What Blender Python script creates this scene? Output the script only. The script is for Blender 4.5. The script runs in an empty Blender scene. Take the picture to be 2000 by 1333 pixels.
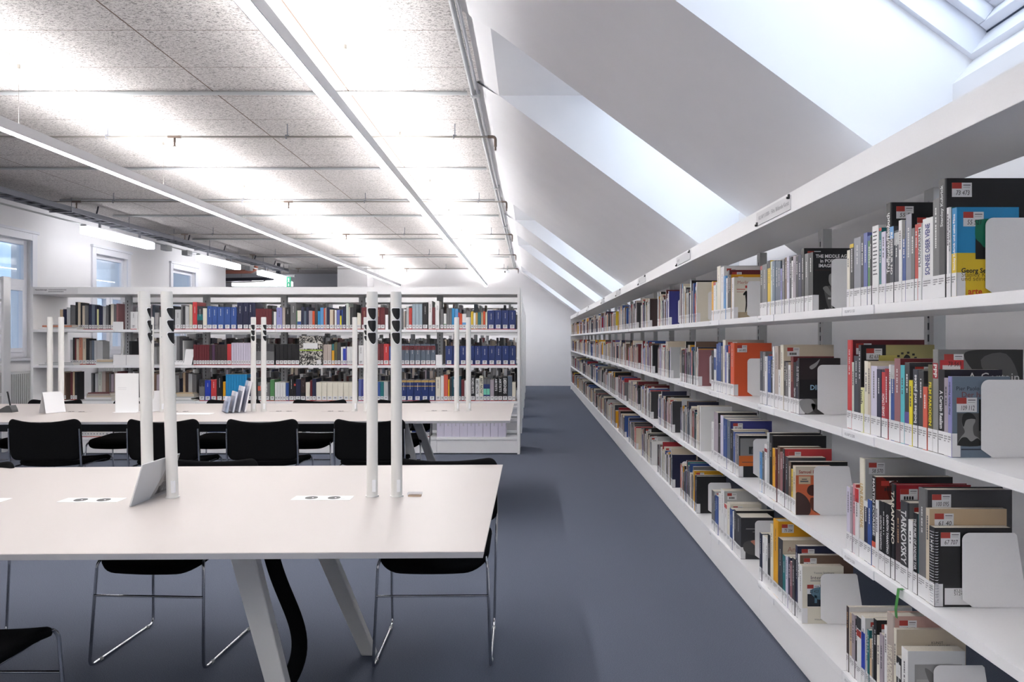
import bpy, math, random
from mathutils import Matrix, Vector
C = bpy.context.scene.collection
R = math.radians
rnd = random.Random(7)
EYE = 1.33          # camera height
F = 1420.0          # focal length in pixels of a 2000 px wide frame

def lin(c):
    c = c/255.0
    return c/12.92 if c <= .04045 else ((c+.055)/1.055)**2.4
def rgb(r, g, b): return (lin(r), lin(g), lin(b), 1.0)

# ------------------------------------------------------------------ materials
def mat(name, col, rough=.5, metal=0.0, emit=None, estr=0.0, spec=.5):
    m = bpy.data.materials.new(name); m.use_nodes = True
    b = m.node_tree.nodes['Principled BSDF']
    b.inputs['Base Color'].default_value = col
    b.inputs['Roughness'].default_value = rough
    b.inputs['Metallic'].default_value = metal
    b.inputs['Specular IOR Level'].default_value = spec
    if emit:
        b.inputs['Emission Color'].default_value = emit
        b.inputs['Emission Strength'].default_value = estr
    return m
def noisy(m, scale, amount, stretch=(1, 1, 1), bump=0.0, detail=4, dark=None):
    """procedural mottling: mixes the base colour with a second tone and bumps the surface"""
    nt = m.node_tree; b = nt.nodes['Principled BSDF']
    tc = nt.nodes.new('ShaderNodeTexCoord'); mp = nt.nodes.new('ShaderNodeMapping')
    mp.inputs['Scale'].default_value = stretch
    nz = nt.nodes.new('ShaderNodeTexNoise'); nz.inputs['Scale'].default_value = scale; nz.inputs['Detail'].default_value = detail
    nt.links.new(tc.outputs['Object'], mp.inputs['Vector']); nt.links.new(mp.outputs['Vector'], nz.inputs['Vector'])
    c0 = b.inputs['Base Color'].default_value[:]
    d = dark or tuple(x*(1-amount) for x in c0[:3])+(1,)
    cr = nt.nodes.new('ShaderNodeValToRGB')
    cr.color_ramp.elements[0].position = .35; cr.color_ramp.elements[0].color = d
    cr.color_ramp.elements[1].position = .65; cr.color_ramp.elements[1].color = c0
    nt.links.new(nz.outputs['Fac'], cr.inputs['Fac']); nt.links.new(cr.outputs['Color'], b.inputs['Base Color'])
    if bump:
        bp = nt.nodes.new('ShaderNodeBump'); bp.inputs['Strength'].default_value = bump; bp.inputs['Distance'].default_value = .004
        nt.links.new(nz.outputs['Fac'], bp.inputs['Height']); nt.links.new(bp.outputs['Normal'], b.inputs['Normal'])
    return m

M = {}
M['wall'] = noisy(mat('wall_paint', rgb(241, 240, 242), .9, spec=.2), 3, .02)
M['wallgrey'] = noisy(mat('grey_wall', rgb(176, 177, 184), .9, spec=.2), 3, .03)  # plain grey, darker than the other walls
M['shelf'] = noisy(mat('white_powder_coat', rgb(238, 238, 240), .38), 200, .015)
M['post'] = mat('upright_grey', rgb(186, 188, 192), .45)
M['facade'] = noisy(mat('pale_render', (.2, .26, .34, 1), .9), 1.5, .15)
M['facadewin'] = mat('dark_window', (.08, .12, .18, 1), .2)
M['slot'] = mat('upright_slots', rgb(40, 41, 44), .6)
def slotmat(m):
    nt = m.node_tree; tc = nt.nodes.new('ShaderNodeTexCoord'); sp = nt.nodes.new('ShaderNodeSeparateXYZ'); nt.links.new(tc.outputs['Object'], sp.inputs[0])
    d = nt.nodes.new('ShaderNodeMath'); d.operation = 'DIVIDE'; d.inputs[1].default_value = .04; nt.links.new(sp.outputs['Z'], d.inputs[0])
    f = nt.nodes.new('ShaderNodeMath'); f.operation = 'FRACT'; nt.links.new(d.outputs[0], f.inputs[0])
    l = nt.nodes.new('ShaderNodeMath'); l.operation = 'LESS_THAN'; l.inputs[1].default_value = .6; nt.links.new(f.outputs[0], l.inputs[0])
    mx = nt.nodes.new('ShaderNodeMix'); mx.data_type = 'RGBA'; mx.inputs[6].default_value = rgb(186, 188, 192); mx.inputs[7].default_value = rgb(60, 61, 64)
    nt.links.new(l.outputs[0], mx.inputs[0]); nt.links.new(mx.outputs[2], nt.nodes['Principled BSDF'].inputs['Base Color'])
slotmat(M['slot'])
M['carpet'] = noisy(mat('carpet_blue_grey', rgb(104, 110, 125), .98, spec=.1), 260, .3, bump=.25)
M['table'] = noisy(mat('table_laminate', rgb(179, 172, 169), .42), 2, .012)
M['tedge'] = mat('table_edge_band', rgb(196, 196, 200), .5)
M['tleg'] = mat('table_leg_lacquer', rgb(216, 216, 214), .45)
M['darkmetal'] = mat('dark_trough', rgb(62, 63, 66), .6)
M['fabric'] = noisy(mat('black_fabric', rgb(20, 20, 22), .95, spec=.1), 300, .4)
M['chrome'] = mat('chrome', rgb(200, 202, 206), .12, 1.0)
M['pipe'] = mat('galvanised_pipe', rgb(150, 146, 140), .45, .6)
M['conduit'] = mat('grey_conduit', rgb(168, 170, 172), .5)
M['brass'] = mat('sprinkler_brass', rgb(112, 98, 90), .45, .4)
M['tray'] = mat('cable_tray_zinc', rgb(140, 142, 150), .5, .3)
M['cable'] = mat('black_cable', rgb(38, 40, 52), .6)
M['copper'] = mat('red_brown_lagging', rgb(168, 108, 92), .7)
M['housing'] = mat('lamp_housing', rgb(190, 191, 196), .5)
M['lampdown'] = mat('lamp_diffuser_light', (1, 1, 1, 1), .5, emit=(1, .985, .975, 1), estr=12)
M['lampup'] = mat('lamp_uplight', (1, 1, 1, 1), .5, emit=(1, .99, .98, 1), estr=27)
M['tube'] = mat('strip_light_diffuser', (1, 1, 1, 1), .5, emit=(.97, .97, 1, 1), estr=2.2)
M['lens'] = mat('black_lens', rgb(16, 17, 20), .35)
M['white'] = mat('white_plastic', rgb(238, 239, 242), .4)
M['lightpost'] = noisy(mat('light_post_lacquer', rgb(222, 221, 218), .45), 30, .01)
M['paper'] = mat('paper', rgb(224, 224, 226), .8)
M['black'] = mat('black_plastic', rgb(22, 22, 24), .45)
M['greyplastic'] = mat('dark_grey_plastic', rgb(70, 72, 74), .5)
M['exit'] = mat('exit_sign_green', rgb(30, 150, 110), .5, emit=rgb(40, 170, 125), estr=.12)
M['frame'] = mat('window_frame_lacquer', rgb(232, 233, 240), .4)
M['rad'] = mat('radiator_enamel', rgb(205, 206, 206), .45)
M['wood'] = mat('pale_wood', rgb(205, 178, 150), .5)
M['green'] = mat('green_ribbon', rgb(70, 140, 70), .6)
M['gasket'] = mat('dark_gasket', rgb(60, 72, 92), .6)
M['latch'] = mat('brass_latch', rgb(160, 140, 90), .4, .7)

def glassmat(name, tint, refl):
    m = bpy.data.materials.new(name); m.use_nodes = True
    nt = m.node_tree; nt.nodes.clear()
    o = nt.nodes.new('ShaderNodeOutputMaterial'); mx = nt.nodes.new('ShaderNodeMixShader')
    t = nt.nodes.new('ShaderNodeBsdfTransparent'); t.inputs['Color'].default_value = tint
    g = nt.nodes.new('ShaderNodeBsdfGlossy'); g.inputs['Roughness'].default_value = .03
    mx.inputs['Fac'].default_value = refl
    nt.links.new(t.outputs[0], mx.inputs[1]); nt.links.new(g.outputs[0], mx.inputs[2]); nt.links.new(mx.outputs[0], o.inputs[0])
    return m
M['glass'] = glassmat('window_glass', (.95, .98, 1, 1), .08)
M['acrylic'] = glassmat('clear_acrylic', (.9, .91, .94, 1), .1)

def ceilingmat():
    m = mat('wood_wool_panels', rgb(170, 164, 158), .95, spec=.1)
    nt = m.node_tree; b = nt.nodes['Principled BSDF']; L = nt.links.new
    tc = nt.nodes.new('ShaderNodeTexCoord')
    mp = nt.nodes.new('ShaderNodeMapping'); mp.inputs['Scale'].default_value = (55, 150, 1)
    L(tc.outputs['Object'], mp.inputs['Vector'])
    nz = nt.nodes.new('ShaderNodeTexNoise'); nz.inputs['Scale'].default_value = 1; nz.inputs['Detail'].default_value = 3; nz.inputs['Distortion'].default_value = 1.2
    L(mp.outputs['Vector'], nz.inputs['Vector'])
    cr = nt.nodes.new('ShaderNodeValToRGB')
    e = cr.color_ramp.elements
    e[0].position = .36; e[0].color = rgb(112, 108, 107); e[1].position = .52; e[1].color = rgb(205, 200, 198)
    L(nz.outputs['Fac'], cr.inputs['Fac'])
    # panel joints: thin dark lines across both directions
    sp = nt.nodes.new('ShaderNodeSeparateXYZ'); L(tc.outputs['Object'], sp.inputs[0])
    def joint(out, off, pitch, w):
        a = nt.nodes.new('ShaderNodeMath'); a.operation = 'ADD'; a.inputs[1].default_value = off; L(out, a.inputs[0])
        d = nt.nodes.new('ShaderNodeMath'); d.operation = 'DIVIDE'; d.inputs[1].default_value = pitch; L(a.outputs[0], d.inputs[0])
        f = nt.nodes.new('ShaderNodeMath'); f.operation = 'FRACT'; L(d.outputs[0], f.inputs[0])
        l = nt.nodes.new('ShaderNodeMath'); l.operation = 'LESS_THAN'; l.inputs[1].default_value = w/pitch; L(f.outputs[0], l.inputs[0])
        return l
    jx = joint(sp.outputs['X'], 2.52+12*1.075, 1.075, .010)
    jy = joint(sp.outputs['Y'], -4.62+12*.629, .629, .006)
    mxm = nt.nodes.new('ShaderNodeMath'); mxm.operation = 'MAXIMUM'; L(jx.outputs[0], mxm.inputs[0]); L(jy.outputs[0], mxm.inputs[1])
    mx = nt.nodes.new('ShaderNodeMix'); mx.data_type = 'RGBA'
    L(mxm.outputs[0], mx.inputs[0]); L(cr.outputs['Color'], mx.inputs[6]); mx.inputs[7].default_value = rgb(110, 94, 84)
    L(mx.outputs[2], b.inputs['Base Color'])
    return m
M['ceiling'] = ceilingmat()

def colmat(name, rough):
    """printed card and cloth: the colour of each printed area is stored on the mesh"""
    m = mat(name, (1, 1, 1, 1), rough)
    nt = m.node_tree; a = nt.nodes.new('ShaderNodeAttribute'); a.attribute_name = 'Col'
    nt.links.new(a.outputs['Color'], nt.nodes['Principled BSDF'].inputs['Base Color'])
    return m
M['print'] = colmat('printed_card', .42)
M['page'] = noisy(mat('page_edges', rgb(214, 208, 196), .9), 400, .15, (1, 1, .05))
def marble():
    m = mat('marbled_paper', (1, 1, 1, 1), .5)
    nt = m.node_tree; n = nt.nodes.new('ShaderNodeTexNoise'); n.inputs['Scale'].default_value = 22; n.inputs['Distortion'].default_value = 2.5; n.inputs['Detail'].default_value = 6
    tc = nt.nodes.new('ShaderNodeTexCoord'); nt.links.new(tc.outputs['Object'], n.inputs['Vector'])
    cr = nt.nodes.new('ShaderNodeValToRGB'); e = cr.color_ramp.elements
    e[0].position = .47; e[0].color = rgb(32, 31, 30); e[1].position = .56; e[1].color = rgb(200, 196, 188)
    nt.links.new(n.outputs['Fac'], cr.inputs['Fac']); nt.links.new(cr.outputs['Color'], nt.nodes['Principled BSDF'].inputs['Base Color'])
    return m
M['marble'] = marble()

# ------------------------------------------------------------------ mesh helper
class MB:
    def __init__(s): s.v = []; s.f = []; s.m = []; s.c = []; s.sm = []
    def face(s, pts, col=(1, 1, 1, 1), mi=0, smooth=False):
        n = len(s.v); s.v += [tuple(p) for p in pts]; s.f.append(tuple(range(n, n+len(pts)))); s.m.append(mi); s.c.append(col); s.sm.append(smooth)
    def poly(s, vs, fs, col=(1, 1, 1, 1), mi=0, smooth=False):
        n = len(s.v); s.v += [tuple(p) for p in vs]
        for f in fs: s.f.append(tuple(n+i for i in f)); s.m.append(mi); s.c.append(col); s.sm.append(smooth)
    def box(s, x0, x1, y0, y1, z0, z1, col=(1, 1, 1, 1), mi=0, top=None):
        v = [(x0, y0, z0), (x1, y0, z0), (x1, y1, z0), (x0, y1, z0), (x0, y0, z1), (x1, y0, z1), (x1, y1, z1), (x0, y1, z1)]
        s.poly(v, [(0, 3, 2, 1), (0, 1, 5, 4), (1, 2, 6, 5), (2, 3, 7, 6), (3, 0, 4, 7)], col, mi)
        s.poly(v[4:], [(0, 1, 2, 3)], top or col, mi)
    def obox(s, c, ax, ay, az, col=(1, 1, 1, 1), mi=0):
        """box from centre and three half-axis vectors"""
        c = Vector(c); ax, ay, az = Vector(ax), Vector(ay), Vector(az)
        v = [c+sx*ax+sy*ay+sz*az for sz in (-1, 1) for sx, sy in ((-1, -1), (1, -1), (1, 1), (-1, 1))]
        s.poly(v, [(0, 3, 2, 1), (0, 1, 5, 4), (1, 2, 6, 5), (2, 3, 7, 6), (3, 0, 4, 7), (4, 5, 6, 7)], col, mi)
    def prism(s, loop, d, col=(1, 1, 1, 1), mi=0, smooth=False):
        """closed 3-D loop extruded by vector d"""
        n = len(loop); d = Vector(d); a = [Vector(p) for p in loop]; b = [p+d for p in a]
        s.poly(a+b, [(i, (i+1) % n, n+(i+1) % n, n+i) for i in range(n)], col, mi, smooth)
        s.poly(a, [tuple(range(n-1, -1, -1))], col, mi); s.poly(b, [tuple(range(n))], col, mi)
    def tube(s, pts, r, n=8, col=(1, 1, 1, 1), mi=0, cap=True, ry=None, closed=False):
        pts = [Vector(p) for p in pts]; N = len(pts); ring = []; up = None
        for i, p in enumerate(pts):
            if closed: t = pts[(i+1) % N]-pts[i-1]
            else: t = pts[min(i+1, N-1)]-pts[max(i-1, 0)]
            t.normalize()
            if up is None:
                up = Vector((0, 0, 1)) if abs(t.z) < .9 else Vector((0, 1, 0))
            x = t.cross(up); x.normalize(); y = x.cross(t); y.normalize(); up = y
            ring.append([p+x*(r*math.cos(2*math.pi*k/n))+y*((ry or r)*math.sin(2*math.pi*k/n)) for k in range(n)])
        vs = [q for rr in ring for q in rr]; fs = []
        for i in range(N if closed else N-1):
            j = (i+1) % N
            for k in range(n): fs.append((i*n+k, j*n+k, j*n+(k+1) % n, i*n+(k+1) % n))
        s.poly(vs, fs, col, mi, True)
        if cap and not closed: s.poly(ring[0], [tuple(range(n))], col, mi); s.poly(ring[-1], [tuple(range(n-1, -1, -1))], col, mi)
    def cyl(s, p, q, r, n=16, **k): s.tube([p, q], r, n, **k)
    def build(s, name, mats, parent=None, loc=(0, 0, 0), rz=0.0, bevel=0.0, weld=False, flip=False):
        me = bpy.data.meshes.new(name); me.from_pydata(s.v, [], s.f)
        if not isinstance(mats, (list, tuple)): mats = [mats]
        for m in mats: me.materials.append(m)
        me.polygons.foreach_set('material_index', s.m); me.polygons.foreach_set('use_smooth', s.sm)
        if M['print'] in mats:
            at = me.color_attributes.new('Col', 'FLOAT_COLOR', 'CORNER'); buf = []
            for f, c in zip(s.f, s.c): buf += list(c)*len(f)
            at.data.foreach_set('color', buf)
        me.update()
        o = bpy.data.objects.new(name, me); C.objects.link(o)
        o.location = loc; o.rotation_euler = (0, 0, rz)
        if parent: o.parent = parent
        if bevel:
            b = o.modifiers.new('bevel', 'BEVEL'); b.width = bevel; b.segments = 2; b.limit_method = 'ANGLE'
        return o

def fillet(pts, r, seg=5):
    """rounds the inner corners of a polyline"""
    pts = [Vector(p) for p in pts]; out = [pts[0]]
    for i in range(1, len(pts)-1):
        a = (pts[i-1]-pts[i]); b = (pts[i+1]-pts[i]); k = min(r, a.length*.45, b.length*.45)
        p0 = pts[i]+a.normalized()*k; p1 = pts[i]+b.normalized()*k
        for j in range(seg+1):
            t = j/seg; out.append(p0*(1-t)**2+pts[i]*2*t*(1-t)+p1*t*t)
    return out+[pts[-1]]

def empty(name, loc=(0, 0, 0), rz=0.0):
    o = bpy.data.objects.new(name, None); C.objects.link(o); o.location = loc; o.rotation_euler = (0, 0, rz); o.empty_display_size = .1
    return o
def tag(o, label, cat, group=None):
    o['label'] = label; o['category'] = cat
    if group: o['group'] = group
    return o
def struct(o): o['kind'] = 'structure'; return o

# text as mesh, cached
_tc = {}
def text(s, bold=False, shear=0.0):
    k = (s, bold, shear)
    if k not in _tc:
        cu = bpy.data.curves.new('lettering', 'FONT'); cu.body = s; cu.resolution_u = 2; cu.size = 1; cu.shear = shear
        if bold: cu.offset = .025
        o = bpy.data.objects.new('lettering', cu)
        me = o.to_mesh()
        vs = [(v.co.x, v.co.y) for v in me.vertices]; fs = [tuple(p.vertices) for p in me.polygons]
        w = max([v[0] for v in vs] or [0]); h0 = min([v[1] for v in vs] or [0]); h1 = max([v[1] for v in vs] or [1])
        o.to_mesh_clear(); bpy.data.objects.remove(o); bpy.data.curves.remove(cu)
        _tc[k] = (vs, fs, w, h0, h1)
    return _tc[k]
def put_text(mb, s, org, ex, ey, size, col, mi=0, bold=False, width=None, shear=0.0, center=False):
    """letters starting at org, running along ex with their tops towards ey"""
    vs, fs, w, h0, h1 = text(s, bold, shear)
    if not vs: return 0
    kx = size
    if width and w*size > width: kx = width/w
    org, ex, ey = Vector(org), Vector(ex), Vector(ey)
    o0 = -w*kx/2 if center else 0
    mb.poly([org+ex*(x*kx+o0)+ey*(y*size) for x, y in vs], fs, col, mi)
    return w*kx
SKY = 1.25; EXPO = 1.75
# ------------------------------------------------------------------ room shell
CEIL = 3.293; XC = -.39; KNEE = 2.0; YB = -3.0; YF = 20.5; XL = -7.1
def zs(x): return CEIL-.74*(x-XC)             # underside of the sloped roof
def box_obj(name, mats, *a, bevel=0): mb = MB(); mb.box(*a); return mb.build(name, mats, bevel=bevel)
struct(box_obj('floor', M['carpet'], -10.2, KNEE+.1, YB-.1, 22.2, -.08, 0))
struct(box_obj('ceiling', M['ceiling'], -10.2, XC, YB-.1, 22.2, CEIL, CEIL+.15))
struct(box_obj('wall_back', M['wall'], XL-.1, KNEE+.1, YB-.1, YB, 0, CEIL))
mb = MB()                                     # far wall with the gable under the slope
x0 = -4.42
mb.prism([(x0, YF, 0), (KNEE+.1, YF, 0), (KNEE+.1, YF, zs(KNEE+.1)+.3), (1.0, YF, zs(1.0)+.3), (XC, YF, CEIL), (x0, YF, CEIL)], (0, .12, 0))
struct(mb.build('wall_front', M['wall']))
struct(box_obj('wall_front_recess', M['wallgrey'], -10.2, x0, 22.0, 22.12, 0, CEIL))
struct(box_obj('column', M['wall'], -5.23, -4.42, 19.7, 22.0, 0, CEIL))
struct(box_obj('wall_far_left', M['wall'], -10.3, -10.2, 16.9, 22.1, 0, CEIL))
struct(box_obj('wall_return', M['wall'], -10.2, XL-.28, 16.82, 16.94, 0, CEIL))

# right side: knee wall and sloped roof lining pierced by five skylight shafts
SK = [(-1.6, -.35), (1.48, 2.73), (4.32, 5.53), (10.0, 11.36), (12.96, 14.35), (18.5, 19.9)]  # first entry: extra unseen shaft behind the camera, added for daylight
xt, xb = -.238, 1.585
zt = EYE+1.852; zb = EYE+.956
def zw(x): return zs(x)+.60                   # plane of the roof windows
xw_t = xt+.60/.74; xw_b = 1.66
mb = MB()
def sl(xa, xb_, ya, yb): mb.face([(xa, ya, zs(xa)), (xa, yb, zs(xa)), (xb_, yb, zs(xb_)), (xb_, ya, zs(xb_))])
ys = [YB]
for a, b in SK: ys += [a, b]
ys.append(YF)
for i in range(0, len(ys), 2): sl(xt, xb, ys[i], ys[i+1])
sl(XC, xt, YB, YF); sl(xb, KNEE, YB, YF)
for a, b in SK:
    mb.face([(xt, a, zs(xt)), (xt, b, zs(xt)), (xw_t, b, zt), (xw_t, a, zt)])        # flat head of the shaft
    mb.face([(xb, a, zs(xb)), (xb, b, zs(xb)), (xb, b, zb), (xb, a, zb)])            # upright sill
    mb.face([(xb, a, zb), (xb, b, zb), (xw_b, b, zw(xw_b)), (xw_b, a, zw(xw_b))])
    for y in (a, b): mb.face([(xt, y, zs(xt)), (xw_t, y, zt), (xw_b, y, zw(xw_b)), (xb, y, zb), (xb, y, zs(xb))])
# outer skin keeps daylight out between the shafts
for i in range(0, len(ys), 2): mb.face([(XC-.3, ys[i], CEIL+.16), (XC-.3, ys[i+1], CEIL+.16), (KNEE+.1, ys[i+1], zs(KNEE+.1)+.3), (KNEE+.1, ys[i], zs(KNEE+.1)+.3)])
struct(mb.build('ceiling_slope', M['wall']))
struct(box_obj('wall_right', M['wall'], KNEE, KNEE+.1, YB, YF, 0, zs(KNEE)+.25))
for i, (a, b) in enumerate(SK):
    # sash frame lies in the roof plane
    P = Vector((xw_t, a, zt)); S = Vector((xw_b, a, zw(xw_b)))-P; Ls = S.length; S.normalize(); T = Vector((0, 1, 0)); Nn = S.cross(T); Nn.normalize()
    if Nn.z < 0: Nn = -Nn
    W = b-a
    def fr(m_, s0, s1, t0, t1, n0, n1): m_.obox(P+S*((s0+s1)/2)+T*((t0+t1)/2)+Nn*((n0+n1)/2), S*((s1-s0)/2), T*((t1-t0)/2), Nn*((n1-n0)/2))
    m1 = MB()
    for q in ((0, .025, 0, W), (Ls-.025, Ls, 0, W), (.025, Ls-.025, 0, .025), (.025, Ls-.025, W-.025, W)): fr(m1, *q, 0, .2)
    w = struct(m1.build('window_%d' % (i+1), M['frame']))
    m2 = MB()
    for q in ((.028, .075, .028, W-.028), (Ls-.068, Ls-.03, .028, W-.028), (.075, Ls-.068, .028, .068), (.075, Ls-.068, W-.068, W-.028)): fr(m2, *q, .1, .16)
    for q in ((.028, .11, .028, W-.028), (Ls-.1, Ls-.03, .028, W-.028), (.11, Ls-.1, .028, .1), (.11, Ls-.1, W-.1, W-.028)): fr(m2, *q, .16, .185)
    m2.build('sash', M['frame'], w, bevel=.003)
    m3 = MB(); fr(m3, Ls-.03, Ls-.025, .026, W-.026, .098, .12); m3.build('gasket', M['gasket'], w)
    m4 = MB(); fr(m4, .09, Ls-.09, .09, W-.09, .17, .174); m4.build('pane', M['glass'], w)

# left wall with casement windows
WN = [(4.3, 5.23), (6.85, 7.78), (9.4, 10.33), (11.85, 12.78), (14.4, 15.37)]  # first two windows are out of view, added to let in cooler daylight
zl, zh = 1.06, 2.72
mb = MB(); ys = [YB]
for a, b in WN: ys += [a, b]
ys.append(16.94)
for i in range(0, len(ys), 2): mb.box(XL-.28, XL, ys[i], ys[i+1], 0, CEIL)
for a, b in WN: mb.box(XL-.28, XL, a, b, 0, zl); mb.box(XL-.28, XL, a, b, zh, CEIL)
struct(mb.build('wall_left', M['wall']))
for i, (a, b) in enumerate(WN):
    m1 = MB(); X = XL-.12
    for y0, y1 in ((a, a+.07), (b-.07, b)): m1.box(X, X+.07, y0, y1, zl, zh)
    m1.box(X, X+.07, a+.07, b-.07, zl, zl+.08); m1.box(X, X+.07, a+.07, b-.07, zh-.07, zh); m1.box(X-.01, X+.08, a+.07, b-.07, 2.06, 2.16)
    m1.box(X, X+.07, (a+b)/2-.04, (a+b)/2+.04, zl+.08, 2.06)
    for y0, y1 in ((a-.1, a), (b, b+.1)): m1.box(XL, XL+.03, y0, y1, zl, zh+.1)
    m1.box(XL, XL+.03, a, b, zh, zh+.1); m1.box(XL, XL+.05, a-.12, b+.12, zh+.1, zh+.14)
    w = struct(m1.build('window_%d' % (i+7), M['frame'], bevel=.004))
    m2 = MB()
    for y0, y1 in ((a+.07, (a+b)/2-.04), ((a+b)/2+.04, b-.07)):
        for q in ((y0, y0+.05, zl+.08, 2.06), (y1-.05, y1, zl+.08, 2.06)): m2.box(X+.01, X+.09, *q)
        m2.box(X+.01, X+.09, y0+.05, y1-.05, zl+.08, zl+.14); m2.box(X+.01, X+.09, y0+.05, y1-.05, 2.0, 2.06)
    m2.build('sash', M['frame'], w, bevel=.004)
    m3 = MB(); m3.box(X+.03, X+.034, a+.07, b-.07, zl+.08, 2.06); m3.box(X+.03, X+.034, a+.07, b-.07, 2.16, zh-.07); m3.build('pane', M['glass'], w)
    m4 = MB(); m4.box(XL-.12, XL+.08, a-.1, b+.1, zl-.035, zl); m4.build('window_sill', M['frame'], w, bevel=.005)
    m5 = MB(); m5.box(X+.08, X+.1, (a+b)/2-.05, (a+b)/2+.05, 2.09, 2.115); m5.build('latch', M['latch'], w, bevel=.004)
wl = ['under the leftmost window, half hidden behind the empty rack', 'under the second window behind the tall bookcase', 'under the furthest window behind the tall bookcase']
for (a, b), t in zip(WN[2:], wl):
    r = empty('radiator', (XL+.09, (a+b)/2, 0)); tag(r, 'white panel radiator '+t, 'radiator', 'radiators along the window wall')
    m = MB(); m.box(-.045, .045, -.45, .45, .14, .88)
    for k in range(22): y = -.44+k*.0415; m.box(.045, .055, y, y+.025, .17, .85)
    m.build('panel', M['rad'], r, bevel=.003)
    m = MB(); m.tube(fillet([(0, .40, .2), (0, .47, .2), (0, .47, 0)], .03), .011); m.build('pipe', M['rad'], r)
    m = MB(); m.cyl((0, .455, .2), (.0, .50, .2), .022); m.build('valve', M['white'], r)
m = MB(); m.box(XL, XL+.015, YB, 16.94, 0, .08); struct(m.build('baseboard_left', M['frame']))
m = MB(); m.box(x0, KNEE, YF-.015, YF, 0, .07); struct(m.build('baseboard_front', M['wall']))

# house across the street, seen through the casements
t = empty('building', (-15, 10, -6)); tag(t, 'pale blue-grey house front seen through the left windows', 'building')
m = MB(); m.box(-1, 0, -14, 16, 0, 16); m.build('facade', M['facade'], t)
for i in range(9):
    for z in (4.5, 8.2, 11.6):
        m = MB(); y = -12.6+i*3.1; m.box(-.02, .03, y, y+1.1, z, z+1.9); f = m.build('window', M['frame'], t)
        m = MB(); m.box(.03, .035, y+.08, y+.52, z+.1, z+1.8); m.box(.03, .035, y+.58, y+1.02, z+.1, z+1.8); m.build('pane', M['facadewin'], f)
# ------------------------------------------------------------------ lights and services under the ceiling
ZB = EYE+1.45
for xr, lab, y0, y1 in ((-1.196, 'long white linear pendant light nearest the sloped roof', -2.2, 20.3), (-3.62, 'long white linear pendant light over the left ends of the reading tables', -2.2, 20.3)):
    t = empty('pendant_light', (xr-.04, 9, ZB)); tag(t, lab, 'light', 'linear pendant lights')
    a, b = y0-9, y1-9
    m = MB(); m.box(-.04, -.034, a, b, 0, .075); m.box(.034, .04, a, b, 0, .075); m.box(-.034, .034, a, b, .03, .045); m.box(-.04, .04, a-.006, a, 0, .075); m.box(-.04, .04, b, b+.006, 0, .075)
    m.build('housing', M['housing'], t)
    m = MB(); m.box(-.034, .034, a, b, .001, .012); m.build('diffuser', M['lampdown'], t)
    m = MB(); m.box(-.03, .03, a, b, .058, .066); m.build('uplight', M['lampup'], t)
    for k in range(8):
        y = -6.2+k*2.05+(.35 if xr < -2 else 0)
        m = MB(); m.cyl((0, y, .045), (0, y, CEIL-ZB-.004), .0014, 6); m.cyl((0, y, CEIL-ZB-.03), (0, y, CEIL-ZB), .011, 10); m.build('suspension_wire', M['pipe'], t)
XT = -6.52
for i, (a, b) in enumerate(((10.62, 12.49), (14.29, 16.2), (17.5, 19.3))):
    t = empty('strip_light', (XT, (a+b)/2, EYE+1.535)); h = (b-a)/2
    tag(t, ['bright strip light under the cable tray, the one nearest the camera', 'bright strip light under the cable tray, middle of three', 'bright strip light under the cable tray, nearest the exit sign'][i], 'light', 'strip lights under the cable tray')
    m = MB(); m.box(-.07, .07, -h, h, .0, .11); m.build('diffuser', M['tube'], t, bevel=.015)
    m = MB(); m.box(-.04, .04, -h-.02, h+.02, .11, .135); m.build('housing', M['housing'], t)
    m = MB(); m.box(-.012, .012, -h*.6, -h*.6+.03, .135, .24); m.build('bracket', M['tray'], t)
    m = MB(); m.box(-.012, .012, h*.6, h*.6+.03, .135, .24); m.build('bracket', M['tray'], t)
for nm, xa, xb2, y, z, lab in (('strip_light', -7.95, -6.35, 19.4, EYE+1.4, 'wide bright strip light facing the room beside the exit sign'), ('strip_light', -8.1, -7.3, 21.2, EYE+1.64, 'short bright strip light high at the back behind the wide one')):
    t = empty(nm, ((xa+xb2)/2, y, z)); h = (xb2-xa)/2; tag(t, lab, 'light')
    m = MB(); m.box(-h, h, -.07, .07, 0, .11); m.build('diffuser', M['tube'], t, bevel=.015)
    m = MB(); m.box(-h-.02, h+.02, -.04, .04, .11, .135); m.build('housing', M['housing'], t)
    for s in (-1, 1):
        m = MB(); m.cyl((s*h*.7, 0, .135), (s*h*.7, 0, CEIL-z), .004, 6); m.build('suspension_wire', M['pipe'], t)

t = empty('cable_tray', (XT, 10, EYE+1.80)); tag(t, 'grey metal cable tray hung along the window wall', 'cable tray')
m = MB()
for s in (-1, 1):
    m.box(s*.13-.006, s*.13+.006, -9, 9.2, -.03, .035); m.box(s*.13-.018, s*.13+.018, -9, 9.2, .03, .037)
m.build('rail', M['tray'], t)
m = MB(); m.box(-.124, .124, 0, .025, -.028, -.012); o = m.build('rung', M['tray'], t, (0, -8.9, 0))
for k in range(1, 72):
    c = o.copy(); c.location = (0, -8.9+k*.25, 0); C.objects.link(c)
for k in range(13):
    y = -8.6+k*1.45; m = MB(); m.cyl((.145, y, -.04), (.145, y, CEIL-EYE-1.80), .005, 6); m.box(-.16, .16, y-.015, y+.015, -.045, -.03); m.build('hanger', M['tray'], t)
for k in range(7):
    xx = -.1+k*.032; m = MB(); pts = []
    for j in range(50): pts.append((xx+.012*math.sin(j*.7+k), -8.9+j*.365, .0+.012*math.sin(j*.9+2*k)+(k % 3)*.008))
    m.tube(pts, .009, 6); m.build('cable', M['cable' if k % 2 else 'greyplastic'], t)
m = MB(); m.cyl((-.13, -9, -.10), (-.13, 9.2, -.10), .012, 8); m.build('conduit', M['conduit'], t)
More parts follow.
